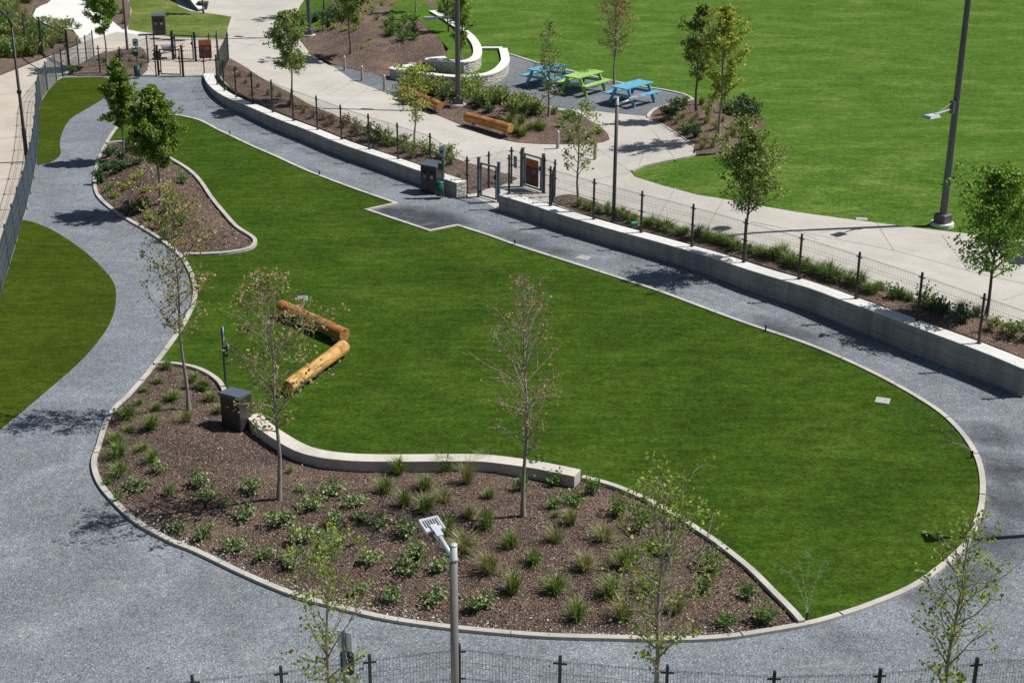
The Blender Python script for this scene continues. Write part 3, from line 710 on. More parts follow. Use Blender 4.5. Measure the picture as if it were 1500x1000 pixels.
board(bo, .2, oL-.2, .16, 1.04)
A = Vector((*P(288,90.5,flat), 0)); B = Vector((*P(335,88,flat), 0)); rz = math.atan2(B.y-A.y, B.x-A.x)
x, y = P(301, 90.2, flat)
bo = thing('notice_board', 'orange and maroon notice board on the fence right of the far gates', 'sign', (x, y, 0), rz, 'orange and maroon notice boards')
board(bo, -.27, .3, .15, .98, -.05)
x, y = P(755.5, 270.6, flat)
so = thing('notice_sign', 'small blank grey notice sign on the mesh beside the outer middle gate', 'sign', (x, y, 0), orz)
mb = MB(); mb.box((0, -.03, .78), (.17, .01, .4)); L(mb, 'sign_panel', so, M['signgrey']); mb = MB()
for k in range(7): mb.box((0, -.037, .92-k*.045), (.11, .003, .012))
L(mb, 'sign_print', so, M['galv'])

# ------------------------------------------------------------------ lamps and poles
def big_lamp():
    o = thing('street_lamp', 'x', 'street lamp', (0, 0, 0), 0, 'tall square lamp posts'); H = 10.0
    mb = MB(); mb.tube([(0, 0, -.1), (0, 0, .07)], .34, 20); L(mb, 'footing', o, M['concrete_w'])
    mb = MB(); mb.bbox((0, 0, .2), (.4, .4, .3), .03); L(mb, 'base_cover', o, M['pole'])
    mb = MB(); n0, n1 = .092, .058
    mb.tube([(0, 0, .3), (0, 0, H)], [n0*1.2, n1*1.2], 8); L(mb, 'pole', o, M['pole'])
    mb = MB(); mb.box((-.16, 0, 3.55), (.1, .14, .36)); L(mb, 'ballast_box', o, M['pole'])
    mb = MB(); mb.tube([(-.2, 0, 3.5), (-.86, 0, 3.45)], .026, 8); mb.tube([(-.2, 0, 3.68), (-.84, 0, 3.47)], .007, 5); ar = L(mb, 'arm', o, M['lampgrey'])
    mb = MB(); mb.box((-1.08, 0, 3.42), (.48, .3, .075), 0, .8); mb.box((-.86, 0, 3.44), (.1, .1, .07)); hd = L(mb, 'lamp_head', o, M['lampgrey'])
    mb = MB(); mb.box((-1.1, 0, 3.375), (.3, .2, .015)); L(mb, 'lamp_lens', hd, M['lamplens'])
    mb = MB(); mb.box((.3, .1, H-.1), (1.5, .06, .06)); L(mb, 'cross_arm', o, M['pole'])
    for s in (-.4, .25, .95):
        mb = MB(); mb.smooth = True; mb.tube([(s, .28, H-.2), (s, .3, H-.05), (s, .32, H+.08)], [.23, .25, .1], 16); L(mb, 'flood_lamp', o, M['lampgrey'])
    return o
bl = big_lamp(); x, y = P(1380, 329); bl.location = (x, y, h(x, y)); bl.rotation_euler = (0, 0, R(38)); bl['label'] = 'tall grey lamp post on the lawn edge at the right'
x, y = P(671, 163); z = zb4(x, y)-.02
clone(bl, (x, y, z), R(4), 'tall grey lamp post standing between the two logs of the shrub island')
x, y = P(453.5, 52.5, zhill); clone(bl, (x, y, zhill(x, y)), R(-20), 'tall grey lamp post at the edge of the hill bed by the upper path')

def small_lamp():
    o = thing('street_lamp', 'x', 'street lamp', (0, 0, 0), 0, 'slim round lamp posts'); H = 3.85
    mb = MB(); mb.smooth = True; mb.tube([(0, 0, 0), (0, 0, H-.22)], [.060, .054], 14); L(mb, 'pole', o, M['polel'])
    mb = MB(); mb.smooth = True; mb.tube([(0, 0, H-.22), (0, 0, H-.2), (0, 0, H)], [.07, .05, .05], 14); mb.tube([(0, 0, H-.0), (0, 0, H+.012)], .054, 14); L(mb, 'tenon', o, M['lampgrey'])
    a = math.tan(R(14)); mb = MB(); mb.smooth = True; mb.tube([(.03, 0, H-.2), (.46, 0, H-.2+.46*a)], [.03, .036], 10); L(mb, 'arm', o, M['lampgrey'])
    Mx = Matrix.Rotation(-R(14), 3, 'Y'); c = lambda x, y, z: tuple(Mx @ Vector((x, y, z))+Vector((0, 0, H-.2)))
    mb = MB()
    mb.box(c(.5, 0, .01), (.14, .1, .08), M4=Mx)                      # knuckle
    c0_ = c; c = lambda x, y, z: c0_(.5+(x-.5)*.8, y*.8, z)
    mb.box(c(.62, 0, .012), (.17, .1, .055), M4=Mx)
    mb.box(c(.76, 0, 0), (.24, .272, .03), M4=Mx)
    for yy in (-.165, .165): mb.box(c(.75, yy, 0), (.265, .026, .055), M4=Mx)
    mb.box(c(.915, 0, 0), (.026, .272, .05), M4=Mx)
    for k in range(6): mb.box(c(.79, -.115+.046*k, .025), (.15, .011, .022), M4=Mx)
    hd = L(mb, 'lamp_head', o, M['lampgrey'])
    mb = MB()
    for k in range(5): mb.box(c(.79, -.092+.046*k, .018), (.13, .018, .006), M4=Mx)
    L(mb, 'cooling_slot', hd, M['lamplens'])
    mb = MB(); mb.box(c(.77, 0, -.02), (.19, .2, .012), M4=Mx); L(mb, 'lamp_lens', hd, M['lamplens'])
    mb = MB(); mb.tube([c(.5, -.06, .03), c(.5, .06, .03)], .016, 8); L(mb, 'bolt', o, M['galv'])
    return o
sl = small_lamp(); x, y = un(664.3, 797, 3.86); sl.location = (x, y, 0); sl.rotation_euler = (0, 0, R(118)); sl['label'] = 'slim grey lamp post in the foreground with ribbed lamp head over the mulch bed'
x, y = P(898.4, 323.5, zb2); z = height_to(x, y, zb2(x, y), 143)
sl2 = clone(sl, (x, y, zb2(x, y)), R(22), 'slim dark lamp post in the narrow bed behind the right retaining wall', z/3.86)
for ch in sl2.children:
    if ch.name.startswith('pole'): ch.data = ch.data.copy(); ch.data.materials[0] = M['pole']  # same pole type, darker colour stands in for its shaded side
# lamp just outside the right edge whose shadow falls on the turf
sx, sy = P(1362, 789, flat); EL = R(54); SAZ = R(-171); hd_h = 4.45; Ls = hd_h/math.tan(EL)
hx, hy = sx-math.cos(SAZ)*Ls, sy-math.sin(SAZ)*Ls
clone(sl, (hx+.95, hy-.0, 0), R(180), 'slim lamp post just outside the right edge, casting its lamp shadow on the turf', 1.2)
# curved black pole at left, plain pole
x, y = P(40, 238, flat); Hh = height_to(x, y, 0, 14)
o = thing('street_lamp', 'black lamp post with curved top beside the left mesh fence', 'street lamp', (x, y, 0))
mb = MB(); mb.smooth = True; mb.tube([(0, 0, 0), (0, 0, 1.2), (0, 0, 1.22), (0, 0, Hh-.6)], [.075, .07, .055, .045], 12); L(mb, 'pole', o, M['black'])
mb = MB(); mb.smooth = True; mb.tube([(0, 0, Hh-.6)]+[(-.55+.55*math.cos(R(q)), 0, Hh-.6+.6*math.sin(R(q))) for q in range(15, 106, 15)], .035, 10); L(mb, 'curved_arm', o, M['black'])
mb = MB(); mb.smooth = True; mb.tube([(-.62, 0, Hh+.02), (-.72, 0, Hh-.02), (-.78, 0, Hh-.14), (-.78, 0, Hh-.2)], [.04, .08, .2, .2], 14); L(mb, 'lamp_shade', o, M['black'])
mb = MB(); mb.tube([(0, 0, Hh*.46), (0, 0, Hh*.48)], .08, 12); L(mb, 'collar', o, M['black'])
x, y = P(187, 76.5, flat)
o = thing('street_lamp', 'slim dark pole beside the dry grass plot, top out of view', 'street lamp', (x, y, 0))
mb = MB(); mb.tube([(0, 0, 0), (0, 0, 4.6)], [.06, .045], 12); L(mb, 'pole', o, M['pole']); mb = MB(); mb.box((.25, 0, 4.55), (.5, .2, .06)); L(mb, 'lamp_head', o, M['lampgrey'])
x, y = P(320, 88, flat); o = thing('post', 'pale grey metal post standing behind the mesh fence by the far gates', 'post', (x, y, 0))
mb = MB(); mb.tube([(0, 0, 0), (0, 0, 1.35)], .045, 10); L(mb, 'post_shaft', o, M['galv']); mb = MB(); mb.tube([(0, 0, 1.35), (0, 0, 1.38)], .052, 10); L(mb, 'post_cap', o, M['galv'])
# ------------------------------------------------------------------ bollards
def bollard():
    o = thing('bollard', 'x', 'bollard', (0, 0, 0), 0, 'pale round topped bollards'); mb = MB(); mb.smooth = True
    mb.tube([(0, 0, -.02), (0, 0, .6)], .062, 14, False); L(mb, 'shaft', o, m_plain('bollard_wood', (.36, .33, .29), .8)); mb = MB(); mb.smooth = True
    mb.tube([(0, 0, .6), (0, 0, .605), (0, 0, .64), (0, 0, .665), (0, 0, .675)], [.062, .066, .055, .03, .004], 14); L(mb, 'dome_cap', o, M['galv']); return o
bp = [(505,104,'leftmost bollard on the gravel strip beside the upper path'),(530.4,119,'middle bollard of the three on the gravel strip'),(563,133,'right bollard of the three on the gravel strip'),(816.8,218,'bollard on the concrete below the tip of the shrub island'),(871.5,234,'bollard standing alone on the concrete, left of the slim dark lamp post')]
proto = None
for a, b, lab in bp:
    x, y = P(a, b)
    if proto is None: proto = bollard(); proto.location = (x, y, h(x, y)); proto['label'] = lab
    else: clone(proto, (x, y, h(x, y)), 0, lab)

# ------------------------------------------------------------------ bins and waste stations
def bin_():
    o = thing('litter_bin', 'x', 'litter bin', (0, 0, 0), 0, 'dark double litter bins')
    mb = MB(); mb.bbox((0, 0, .47), (.62, .5, .86), .015); bd = L(mb, 'bin_body', o, M['bin'])
    mb = MB(); mb.box((0, 0, .02), (.56, .44, .05)); L(mb, 'plinth', o, M['black'])
    mb = MB(); n = len(mb.v); mb.v += [(-.33, -.27, .90), (.33, -.27, .90), (.33, .27, .90), (-.33, .27, .90), (-.33, -.27, .945), (.33, -.27, .945), (.33, .27, .99), (-.33, .27, .99)]
    for q in ((3, 2, 1, 0), (4, 5, 6, 7), (0, 1, 5, 4), (1, 2, 6, 5), (2, 3, 7, 6), (3, 0, 4, 7)): mb.addf(q)
    L(mb, 'lid', o, M['binlid'])
    for xx in (-.14, .14):
        mb = MB(); mb.tube([(xx, -.245, .72), (xx, -.256, .72)], .072, 16); L(mb, 'opening', bd, M['black'])
        mb = MB(); mb.box((xx, -.253, .56), (.1, .004, .1)); L(mb, 'label_plate', bd, M['galv'] if xx > 0 else M['signgrey'])
    mb = MB(); mb.box((0, -.252, .44), (.008, .008, .76)); L(mb, 'door_gap', bd, M['black'])
    return o
bn = bin_(); x, y = P(634, 281, flat); bn.location = (x, y, 0); bn.rotation_euler = (0, 0, R(-32)); bn['label'] = 'dark double litter bin in front of the left retaining wall near the middle gate'
x, y = P(348, 625, zA); clone(bn, (x, y, .06), R(150), 'dark double litter bin at the end of the low seat wall, behind the sparse tree', .84)
x, y = P(234, 51, flat); clone(bn, (x, y, .02), R(8), 'dark double litter bin on the dry grass plot above the far gates')
def station(sign='signblue'):
    o = thing('dog_waste_station', 'x', 'waste station', (0, 0, 0), 0, 'green dog waste stations')
    mb = MB(); mb.box((0, 0, .85), (.05, .05, 1.7)); L(mb, 'post', o, M['bluegrey'])
    mb = MB(); mb.box((0, -.032, 1.52), (.24, .012, .32)); s = L(mb, 'sign', o, M[sign])
    mb = MB(); mb.box((-.02, -.041, 1.5), (.1, .004, .06)); mb.box((.04, -.041, 1.55), (.04, .004, .05)); mb.box((-.06, -.041, 1.46), (.015, .004, .05)); mb.box((.02, -.041, 1.46), (.015, .004, .05)); mb.box((-.07, -.041, 1.545), (.012, .004, .05)); L(mb, 'dog_symbol', s, M['black'])
    mb = MB(); mb.bbox((0, -.08, 1.12), (.2, .1, .36), .02); d = L(mb, 'bag_dispenser', o, M['green'])
    mb = MB(); mb.box((0, -.132, 1.2), (.15, .005, .09)); L(mb, 'dispenser_label', d, M['white'])
    mb = MB(); mb.smooth = True; mb.tube([(0, -.16, .1), (0, -.16, .52)], [.125, .14], 18, True); b = L(mb, 'waste_can', o, M['green'])
    mb = MB(); mb.smooth = True; mb.tube([(0, -.16, .52), (0, -.16, .54), (0, -.16, .58)], [.15, .15, .06], 18); L(mb, 'can_lid', b, M['green']); return o
st = station(); x, y = P(649, 289, flat); st.location = (x, y, 0); st.rotation_euler = (0, 0, R(-38)); st['label'] = 'green dog waste station beside the litter bin at the left retaining wall'
x, y = P(203, 114, flat); clone(st, (x, y, 0), R(0), 'green dog waste station with pale blue sign left of the far inner gate')
x, y = P(331, 571, flat); c_ = clone(st, (x, y, 0), R(97), 'dog waste station on the turf behind the litter bin, seen from its side', .9)
for ch in list(c_.children):
    if ch.name.startswith('waste_can'):
        for q in list(ch.children): bpy.data.objects.remove(q)
        bpy.data.objects.remove(ch)
x, y = un(503, 926, 1.68); d_ = clone(st, (x, y, 0), R(158), 'dark waste station in the foreground behind the left yellow green tree, seen from the back')

for ch in d_.children:
    if ch.name.startswith('bag_dispenser'): ch.data = ch.data.copy(); ch.data.materials[0] = M['black']
    if ch.name.startswith('sign'): ch.data = ch.data.copy(); ch.data.materials[0] = M['lampgrey']
    if ch.name.startswith('waste_can'): ch.data = ch.data.copy(); ch.data.materials[0] = M['charcoal']
# ------------------------------------------------------------------ utility covers
def cover(px, py, w, d, rz, label, mat='cover', round_=False, z=.034):
    x, y = P(px, py, h if py < 330 else flat); o = thing('utility_cover', label, 'cover', (x, y, (h(x, y) if py < 330 else 0)), rz)
    mb = MB()
    if round_: mb.tube([(0, 0, -.05), (0, 0, z+.012)], w/2, 18)
    else: mb.bbox((0, 0, z/2), (w, d, z+.01), .008)
    L(mb, 'cover_frame', o, M[mat]); mb = MB(); mb.box((0, 0, z+.0 if not round_ else z+.014), (w*.78, d*.78, .016)); mb.box((w*.2, 0, z+.012), (.05, .03, .008)); L(mb, 'cover_lid', o, M[mat])
cover(854.5,377.5,.36,.36,R(-30),'pale square utility cover on the gravel right of the middle gate', z=.008)
cover(1292.5,589,.32,.32,R(-20),'pale square utility cover at the right of the main turf', z=.05)
cover(443.5,439,.28,.34,R(10),'grey square utility cover in the turf beyond the orange log', 'signgrey', z=.05)
cover(437,451,.16,.2,R(20),'small grey utility cover touching the far side of the orange log', 'signgrey', z=.05)
cover(604,101.5,.36,.2,0,'pale round lid in the mulch between bollards and stone wall', 'cover', True, z=.25)
cover(1262,321,.34,.26,R(-10),'pale flat cover in the lawn beside the right concrete path', z=.01)
cover(679,29.5,.01,.01,0,'x') if False else None
x, y = P(928.5, 331, zb2); o = tag(MB().bbox((x, y, zb2(x, y)+.06), (.2, .16, .14), .02, .3).build('valve_box', None, M['green']), 'small bright green valve box among grasses behind the right retaining wall', 'valve box')
M['tealgreen'] = m_plain('valve_green', (.02, .32, .17), .5); o.data.materials[0] = M['tealgreen']

# ------------------------------------------------------------------ logs
def log(a, b, zc_, r, label, mat, ends=True, zf=flat, z0=None):
    A = Vector((*un(*a, zc_), zc_)); B = Vector((*un(*b, zc_), zc_)); d = B-A; Ln = d.length; rz = math.atan2(d.y, d.x)
    o = thing('log_bench', label, 'log', (A.x, A.y, zc_-r-.0), rz, 'peeled log benches')
    mb = MB(); mb.smooth = True; n = 12; pts = []; rad = []
    for i in range(n+1):
        t = i/n; pts.append((t*Ln, .012*math.sin(t*5), r)); rad.append(r*(1+.035*math.sin(t*9+1)-.04*t))
    ends_ = MB()
    mb.tube(pts, rad, 22, False); lo = L(mb, 'log_trunk', o, M[mat])
    for i in (0, n):
        mb = MB(); s = -1 if i == 0 else 1; mb.tube([(pts[i][0], pts[i][1], r), (pts[i][0]+s*.02, pts[i][1], r)], [rad[i], rad[i]*.93], 22); mb.tube([(pts[i][0]+s*.02, pts[i][1], r), (pts[i][0]+s*.023, pts[i][1], r)], rad[i]*.4, 16); L(mb, 'cut_end', lo, M['logend'])
    for t in (.14, .86):
        mb = MB(); mb.box((t*Ln, 0, -.02), (.1, r*1.1, .16)); L(mb, 'support', o, M['galv'])
    return o
log((412,449), (505,490), .28, .175, 'reddish orange peeled log bench lying on the main turf, far one of the pair', 'log1')
log((503,508), (422,567), .27, .17, 'pale yellow peeled log bench on the main turf, near one of the pair', 'log2')
x, y = P(615,146,zb4); log((590,132.5), (645,155), .42, .17, 'peeled log bench left of the tall lamp post, partly behind a small tree', 'log1')
log((684,171.5), (748,188), .42, .18, 'orange peeled log bench right of the tall lamp post, ending at the grasses', 'log1')

# ------------------------------------------------------------------ picnic tables
def picnic(mat):
    o = thing('picnic_table', 'x', 'picnic table', (0, 0, 0), 0, 'painted picnic tables'); m = M[mat]
    mb = MB()
    for k in range(5): mb.box((0, -.31+.155*k, .75), (1.83, .145, .04))
    L(mb, 'table_top', o, m)
    for s in (-1, 1):
        mb = MB()
        for k in (0, 1): mb.box((0, s*(.60+.145*k), .45), (1.83, .135, .04))
        L(mb, 'bench_seat', o, m)
    for xx in (-.68, .68):
        mb = MB()
        for s in (-1, 1):
            Mx = Matrix.Rotation(-s*math.atan2(.36, .72), 3, 'X'); mb.box((xx, s*.46, .365), (.045, .13, .82), M4=Matrix.Rotation(s*math.atan2(.36, .72), 3, 'X'))
        L(mb, 'leg_frame', o, m)
        mb = MB(); mb.box((xx+.045, 0, .405), (.045, 1.46, .1)); mb.box((xx+.045, 0, .70), (.045, .7, .07)); L(mb, 'cross_beam', o, m)
    return o
q = [un(a, b, .77) for a, b in [(897.6,126.4),(917.6,131.2),(956,120),(938.4,116.8)]]
rz = math.atan2(q[2][1]-q[1][1]+q[3][1]-q[0][1], q[2][0]-q[1][0]+q[3][0]-q[0][0])
tb = picnic('blue')
cs = [(926.4,124,'blue picnic table nearest the concrete, right one of the three'), (803,99,'blue picnic table at the left end, behind the thin sparse tree')]
for i, (a, b, lab) in enumerate(cs):
    x, y = un(a, b, .77)
    if i == 0: tb.location = (x, y, .02); tb.rotation_euler = (0, 0, rz); tb['label'] = lab
    else: clone(tb, (x, y, .02), rz+R(2), lab)
tg = picnic('lime'); x, y = un(855, 108.3, .77); tg.location = (x, y, .02); tg.rotation_euler = (0, 0, rz+R(3)); tg['label'] = 'lime green picnic table between the two blue ones'
# ------------------------------------------------------------------ wheelbarrow, planter, ramp wall, added canopy
x, y = P(247, 86, flat); o = thing('wheelbarrow', 'grey wheelbarrow with red handles standing behind the far inner gate', 'wheelbarrow', (x, y, 0), R(200))
mb = MB(); mb.box((0, 0, .48), (.62, .5, .24), 0, 1.); mb.v = [(a*(.68 if c < .5 else 1), b*(.68 if c < .5 else 1), c) for a, b, c in mb.v]; L(mb, 'tray', o, M['galv'])
mb = MB(); mb.tube([(.5, -.05, .2), (.5, .05, .2)], .19, 16); L(mb, 'wheel', o, M['rubber'])
for s in (-1, 1):
    mb = MB(); mb.tube([(.52, s*.08, .22), (-.2, s*.2, .36), (-.75, s*.27, .58)], .018, 6); L(mb, 'handle', o, M['redhandle'])
    mb = MB(); mb.tube([(-.2, s*.2, .36), (-.28, s*.22, 0)], .016, 6); L(mb, 'leg', o, M['charcoal'])
x, y = P(298, 14, flat); o = thing('planter', 'dark tapered planter tub beside the concrete ramp wall at the top', 'planter', (x, y, 0))
mb = MB(); mb.smooth = True; mb.tube([(0, 0, 0), (0, 0, .36), (0, 0, .4), (0, 0, .4)], [.2, .3, .32, .27], 16); L(mb, 'tub', o, M['charcoal'])
mb = MB(); mb.tube([(0, 0, .36), (0, 0, .405)], .26, 16); L(mb, 'soil', o, M['mulch'])
rl = smooth([P(a, b, flat) for a, b in [(260,-26),(268,-6),(276,4),(284,11),(295,17)]], False, 4)
o = thing('ramp_wall', 'curved blue grey concrete wall with white edge above the dry grass plot', 'wall', (rl[0][0], rl[0][1], 0))
mb = MB(); zr = lambda x, y: max(.1, min(1.7, (y-rl[-1][1])*.24+.1)); ribbon(mb, rl, .3, -.05, zr); mb.build('wall_body', o, M['binlid']); mb = MB(); ribbon(mb, rl, .34, zr, lambda x, y: zr(x, y)+.06); mb.build('wall_cap', o, M['white'])
# unseen canopy of invented form, added to cast the path shadow at the right
x, y = P(1475, 371); Lc = 2.6/math.tan(EL); cx, cy = x+1.1-math.cos(SAZ)*Lc, y-math.sin(SAZ)*Lc
o = thing('added_shadow_canopy', 'flat roofed canopy added unseen outside the right edge to cast the path shadow', 'canopy', (cx, cy, h(cx, cy)))
mb = MB(); mb.bbox((0, 0, 2.6), (2.6, 2.0, .1), .02); L(mb, 'roof', o, M['binlid'])
for sx_ in (-1, 1):
    for sy_ in (-1, 1): mb = MB(); mb.box((sx_*1.2, sy_*.9, 1.28), (.08, .08, 2.56)); L(mb, 'leg', o, M['charcoal'])
# ------------------------------------------------------------------ sprinklers
def sprinkler(px, py, label, spray=None, z=0.03):
    x, y = P(px, py, flat); o = thing('sprinkler', label, 'sprinkler', (x, y, z), 0, 'pop up sprinklers along the turf edge')
    mb = MB(); mb.tube([(0, 0, 0), (0, 0, .12)], .02, 8); L(mb, 'riser', o, M['black']); mb = MB(); mb.tube([(0, 0, .12), (0, 0, .16)], [.026, .02], 8); L(mb, 'nozzle', o, M['black'])
    if spray:
        mb = MB(); mb.mat(M['spray']); rnd = random.Random(3)
        for a, ln_, up in spray:
            for k in range(130):
                t = rnd.random()**1.3*.8; aa = R(a+rnd.gauss(0, 2.2)); l2 = ln_*rnd.uniform(.9, 1.05); w_ = .004+.035*t
                c_ = Vector((math.cos(aa)*l2*t, math.sin(aa)*l2*t, .15+up*4*t*(1-t)*.9))+Vector((rnd.gauss(0, w_*.5), rnd.gauss(0, w_*.5), rnd.gauss(0, w_*.7)))
                q = rnd.uniform(.003, .0065); mb.face([tuple(c_+Vector((-q, -q, 0))), tuple(c_+Vector((q, 0, -q))), tuple(c_+Vector((0, q, q)))])
        tag(L(mb, 'water_spray', o), kind='stuff')
sprinkler(1181, 911, 'running sprinkler spraying at the bottom tip of the turf', [(110,1.3,.45),(82,1.9,.6),(64,1.7,.5),(95,1.2,.6)])
sprinkler(1423, 672, 'running sprinkler spraying at the right end of the turf', [(150,3.2,.5),(170,3.4,.45),(200,1.2,.3),(128,2.5,.5)])
for a, b, lab in [(337,199.5,'small idle sprinkler on the far turf kerb, leftmost of the row'),(468,258.5,'small idle sprinkler on the turf kerb left of the kerb notch'),(754,360,'small idle sprinkler on the turf kerb right of the kerb notch'),(1121,487,'small idle sprinkler on the right turf kerb opposite the retaining wall')]: sprinkler(a, b, lab)

# ------------------------------------------------------------------ trees
def leafq(mb, p, s, rnd):
    d = Vector((rnd.gauss(0, 1), rnd.gauss(0, 1), rnd.gauss(0, .7))); d.normalize()
    a = Vector((rnd.gauss(0, 1), rnd.gauss(0, 1), rnd.gauss(0, 1))); w = d.cross(a)
    if w.length < .01: return
    w.normalize(); s *= rnd.uniform(.65, 1.25); nrm = d.cross(w)
    b = p+d*s; m = p+d*s*.5
    l = m+w*s*.36+nrm*s*.1; r = m-w*s*.36+nrm*s*.1
    mb.face([tuple(p), tuple(r), tuple(b), tuple(l)])
def tree(px, py, topy, cr_px, label, leaf='dense', dens=1., cb=.3, zf=flat, bark='bark', shape=.55, seed=1, lsize=.075, br=1., H=None, spread=1., xy=None, tr=None):
    x, y = xy or P(px, py, zf); z0 = zf(x, y)
    if H is None: H = height_to(x, y, z0, topy)
    rnd = random.Random(seed)
    o = thing('tree', label, 'tree', (x, y, z0-.03), 0)
    dist = math.hypot(math.hypot(x, y), HC); crad = cr_px/FPX*dist*(1)
    tk = MB(); tk.smooth = True; lv = MB()
    r0 = tr or (.018+.0085*H); N = 10; wob = (rnd.uniform(-.06, .06), rnd.uniform(-.06, .06))
    def tp(t): return Vector((wob[0]*math.sin(t*4)+.02*math.sin(t*13+seed), wob[1]*math.sin(t*3.3+1)-wob[1]*math.sin(1)+.02*math.sin(t*11), t*H))
    tk.tube([tuple(tp(i/N)) for i in range(N+1)], [r0*(1.35 if i == 0 else (1-.93*(i/N)**.85)) for i in range(N+1)], 8, False)
    nb = int(30*br)
    ga = rnd.uniform(0, 6)
    def leaves_along(pts, t0, cnt, spreadr):
        for _ in range(cnt):
            t = t0+(1-t0)*rnd.random()**.8; k = min(len(pts)-2, int(t*(len(pts)-1))); f = t*(len(pts)-1)-k
            p = pts[k].lerp(pts[k+1], f)+Vector((rnd.gauss(0, spreadr), rnd.gauss(0, spreadr), rnd.gauss(0, spreadr)))
            leafq(lv, p, lsize, rnd)
    def clump(q, cnt, sr):
        if q.z > H*.9: sr = sr*.6
        for _ in range(cnt): leafq(lv, q+Vector((rnd.gauss(0, sr), rnd.gauss(0, sr), rnd.gauss(0, sr*.7))), lsize, rnd)
    for i in range(nb):
        t = cb+(.97-cb)*((i+rnd.random()*.8)/nb)
        u = (t-cb)/(1-cb)
        prof = (min(1., (u+.12)/shape)**.6 if u < shape else max(.05, ((1-u)/(1-shape)))**.8)
        ln_ = crad*prof*rnd.uniform(.55, 1.16)*spread
        ga += 2.4+rnd.uniform(-.4, .4); el = R(rnd.uniform(28, 52)+22*u)
        st_ = tp(t); d = Vector((math.cos(ga)*math.cos(el), math.sin(ga)*math.cos(el), math.sin(el)))
        ln3 = ln_/max(.62, math.cos(el)); pts = [st_]; c = d.copy()
        for k in range(5):
            c = (c+Vector((rnd.gauss(0, .12), rnd.gauss(0, .12), rnd.gauss(.03, .1)))).normalized()
            nx_ = pts[-1]+c*ln3/5
            if nx_.z > H*1.01: nx_.z = H*1.01
            pts.append(nx_)
        br0 = max(.005, r0*.34*(1-u*.7)); tk.tube([tuple(p) for p in pts], [br0*(1-.16*k) for k in range(6)], 5, False)
        leaves_along(pts, .55, int(9*dens*prof+2*dens), .06*crad); clump(pts[-1], int(15*dens*(prof+.15)), .085*crad)
        for s in range(5):
            k = rnd.randint(1, 4); a = pts[k]; d2 = (c+Vector((rnd.gauss(0, .8), rnd.gauss(0, .8), rnd.gauss(.1, .45)))).normalized(); l2 = ln3*rnd.uniform(.22, .5)
            p2 = [a, a+d2*l2*.5, a+d2*l2+Vector((0, 0, l2*.1))]
            for v_ in p2[1:]: v_.z = min(v_.z, H*(.97+.03*rnd.random()))
            tk.tube([tuple(p) for p in p2], [br0*.5, br0*.36, .003], 4, False)
            leaves_along(p2, .3, int(4*dens*(prof+.2)), .05*crad); clump(p2[-1], int(15*dens*(prof+.2)*rnd.uniform(.3, 1.5)), .08*crad)
    L(tk, 'trunk', o, M[bark]); L(lv, 'crown', o, LF[leaf]); return o
h_ = h
tree(182,227,84,22,'dense dark green tree in the upper left bed, the farther and left one', 'dense', 2.9, .28, zB, 'bark', .25, 11, .078, 2.3)
tree(235.5,298,124,34,'dense dark green tree in the upper left bed, the nearer and right one', 'dense', 3.4, .31, zB, 'bark', .25, 12, .08, 2.5)
tree(276,601,275,62,'sparse tree with russet leaves at the top of the large mulch bed', 'brown', .75, .33, zA, 'bark', .45, 13, .07, 1.1, tr=.045)
tree(410,732,395,78,'sparse tree with green and russet leaves growing beside the pale yellow log', 'brown', .6, .3, zA, 'bark', .42, 24, .072, 1.25, tr=.05)
tree(765,756,402,75,'almost bare young tree in the middle of the large mulch bed', 'red', .27, .26, zA, 'bark', .42, 15, .055, 1.5, tr=.045)
def fgt(pxt, pyt, Hh, *a, **k): 
    x, y = un(pxt, pyt, Hh); return tree(0, 0, 0, *a, xy=(x, y), H=Hh, **k)
fgt(474,772,4.3,72,'foreground tree with loose yellow green leaves left of the ribbed lamp post','lime',.42,.3,seed=16,lsize=.058,br=1.1,tr=.05)
fgt(975,692,4.4,85,'foreground tree with loose yellow green leaves at the bottom, right of the ribbed lamp post','lime',.45,.25,seed=17,lsize=.065,br=1.5,tr=.05)
fgt(1424,742,4.2,60,'foreground tree with loose yellow green leaves at the bottom right corner','lime',.36,.2,seed=18,lsize=.065,br=1.4,tr=.05)
tree(1444.5,462,246,62,'bushy bright green tree behind the right retaining wall at the right edge','bright',1.2,.26,zb2,'barkd',.3,19,.09,2.1)
tree(1089,379,190,48,'grey green medium tree behind the middle of the right retaining wall','olive',1.5,.34,zb2,'barkd',.32,20,.075,2.)
tree(847,297,143,38,'thin open tree with pale leaf clumps right of the outer middle gate','olive',.6,.25,zb2,'bark',.35,21,.085,.75)
tree(607,209,98,33,'small open tree with yellow green leaves in the left wall bed','yellow',.7,.24,zb1,'bark',.4,22,.085,.8)
tree(427,149,18,33,'oval green tree in the narrow bed beside the upper path','olive',2.3,.3,zb1,'bark',.38,23,.085,1.2)
tree(513,79,-30,34,'olive green tree on the hill bed above the bollards','olive',3.2,.36,zhill,'barkd',.4,25,.1,1.2)
tree(803,170,30,24,'thin sparse tree in the island standing before the left blue picnic table','olive',.45,.15,zb4,'bark',.4,26,.085,1.)
tree(899,124,-12,33,'tall sparse tree with pinkish leaves beside the right blue picnic table','brown',.75,.3,h_,'bark',.45,27,.085,1.3)
tree(1020,163,5,26,'left tree of the pair in the bed beside the big lawn','olive',1.7,.28,zb3,'barkd',.4,28,.095,1.1)
bpy.context.scene.objects[-1] if False else None
tree(1053,198,5,34,'right tree of the pair in the bed beside the big lawn, yellow green','yellow',1.6,.26,zb3,'bark',.42,29,.095,1.3)
tree(157,96,-30,25,'green tree behind the far left fence by the concrete path','bright',2.6,.36,zb7,'bark',.45,30,.1,1.2)
tree(677.6,106,-8,19,'narrow dark tree between the two curved stone walls','dense',1.2,.3,lambda x, y: .37,'bark',.45,31,.09,1.)
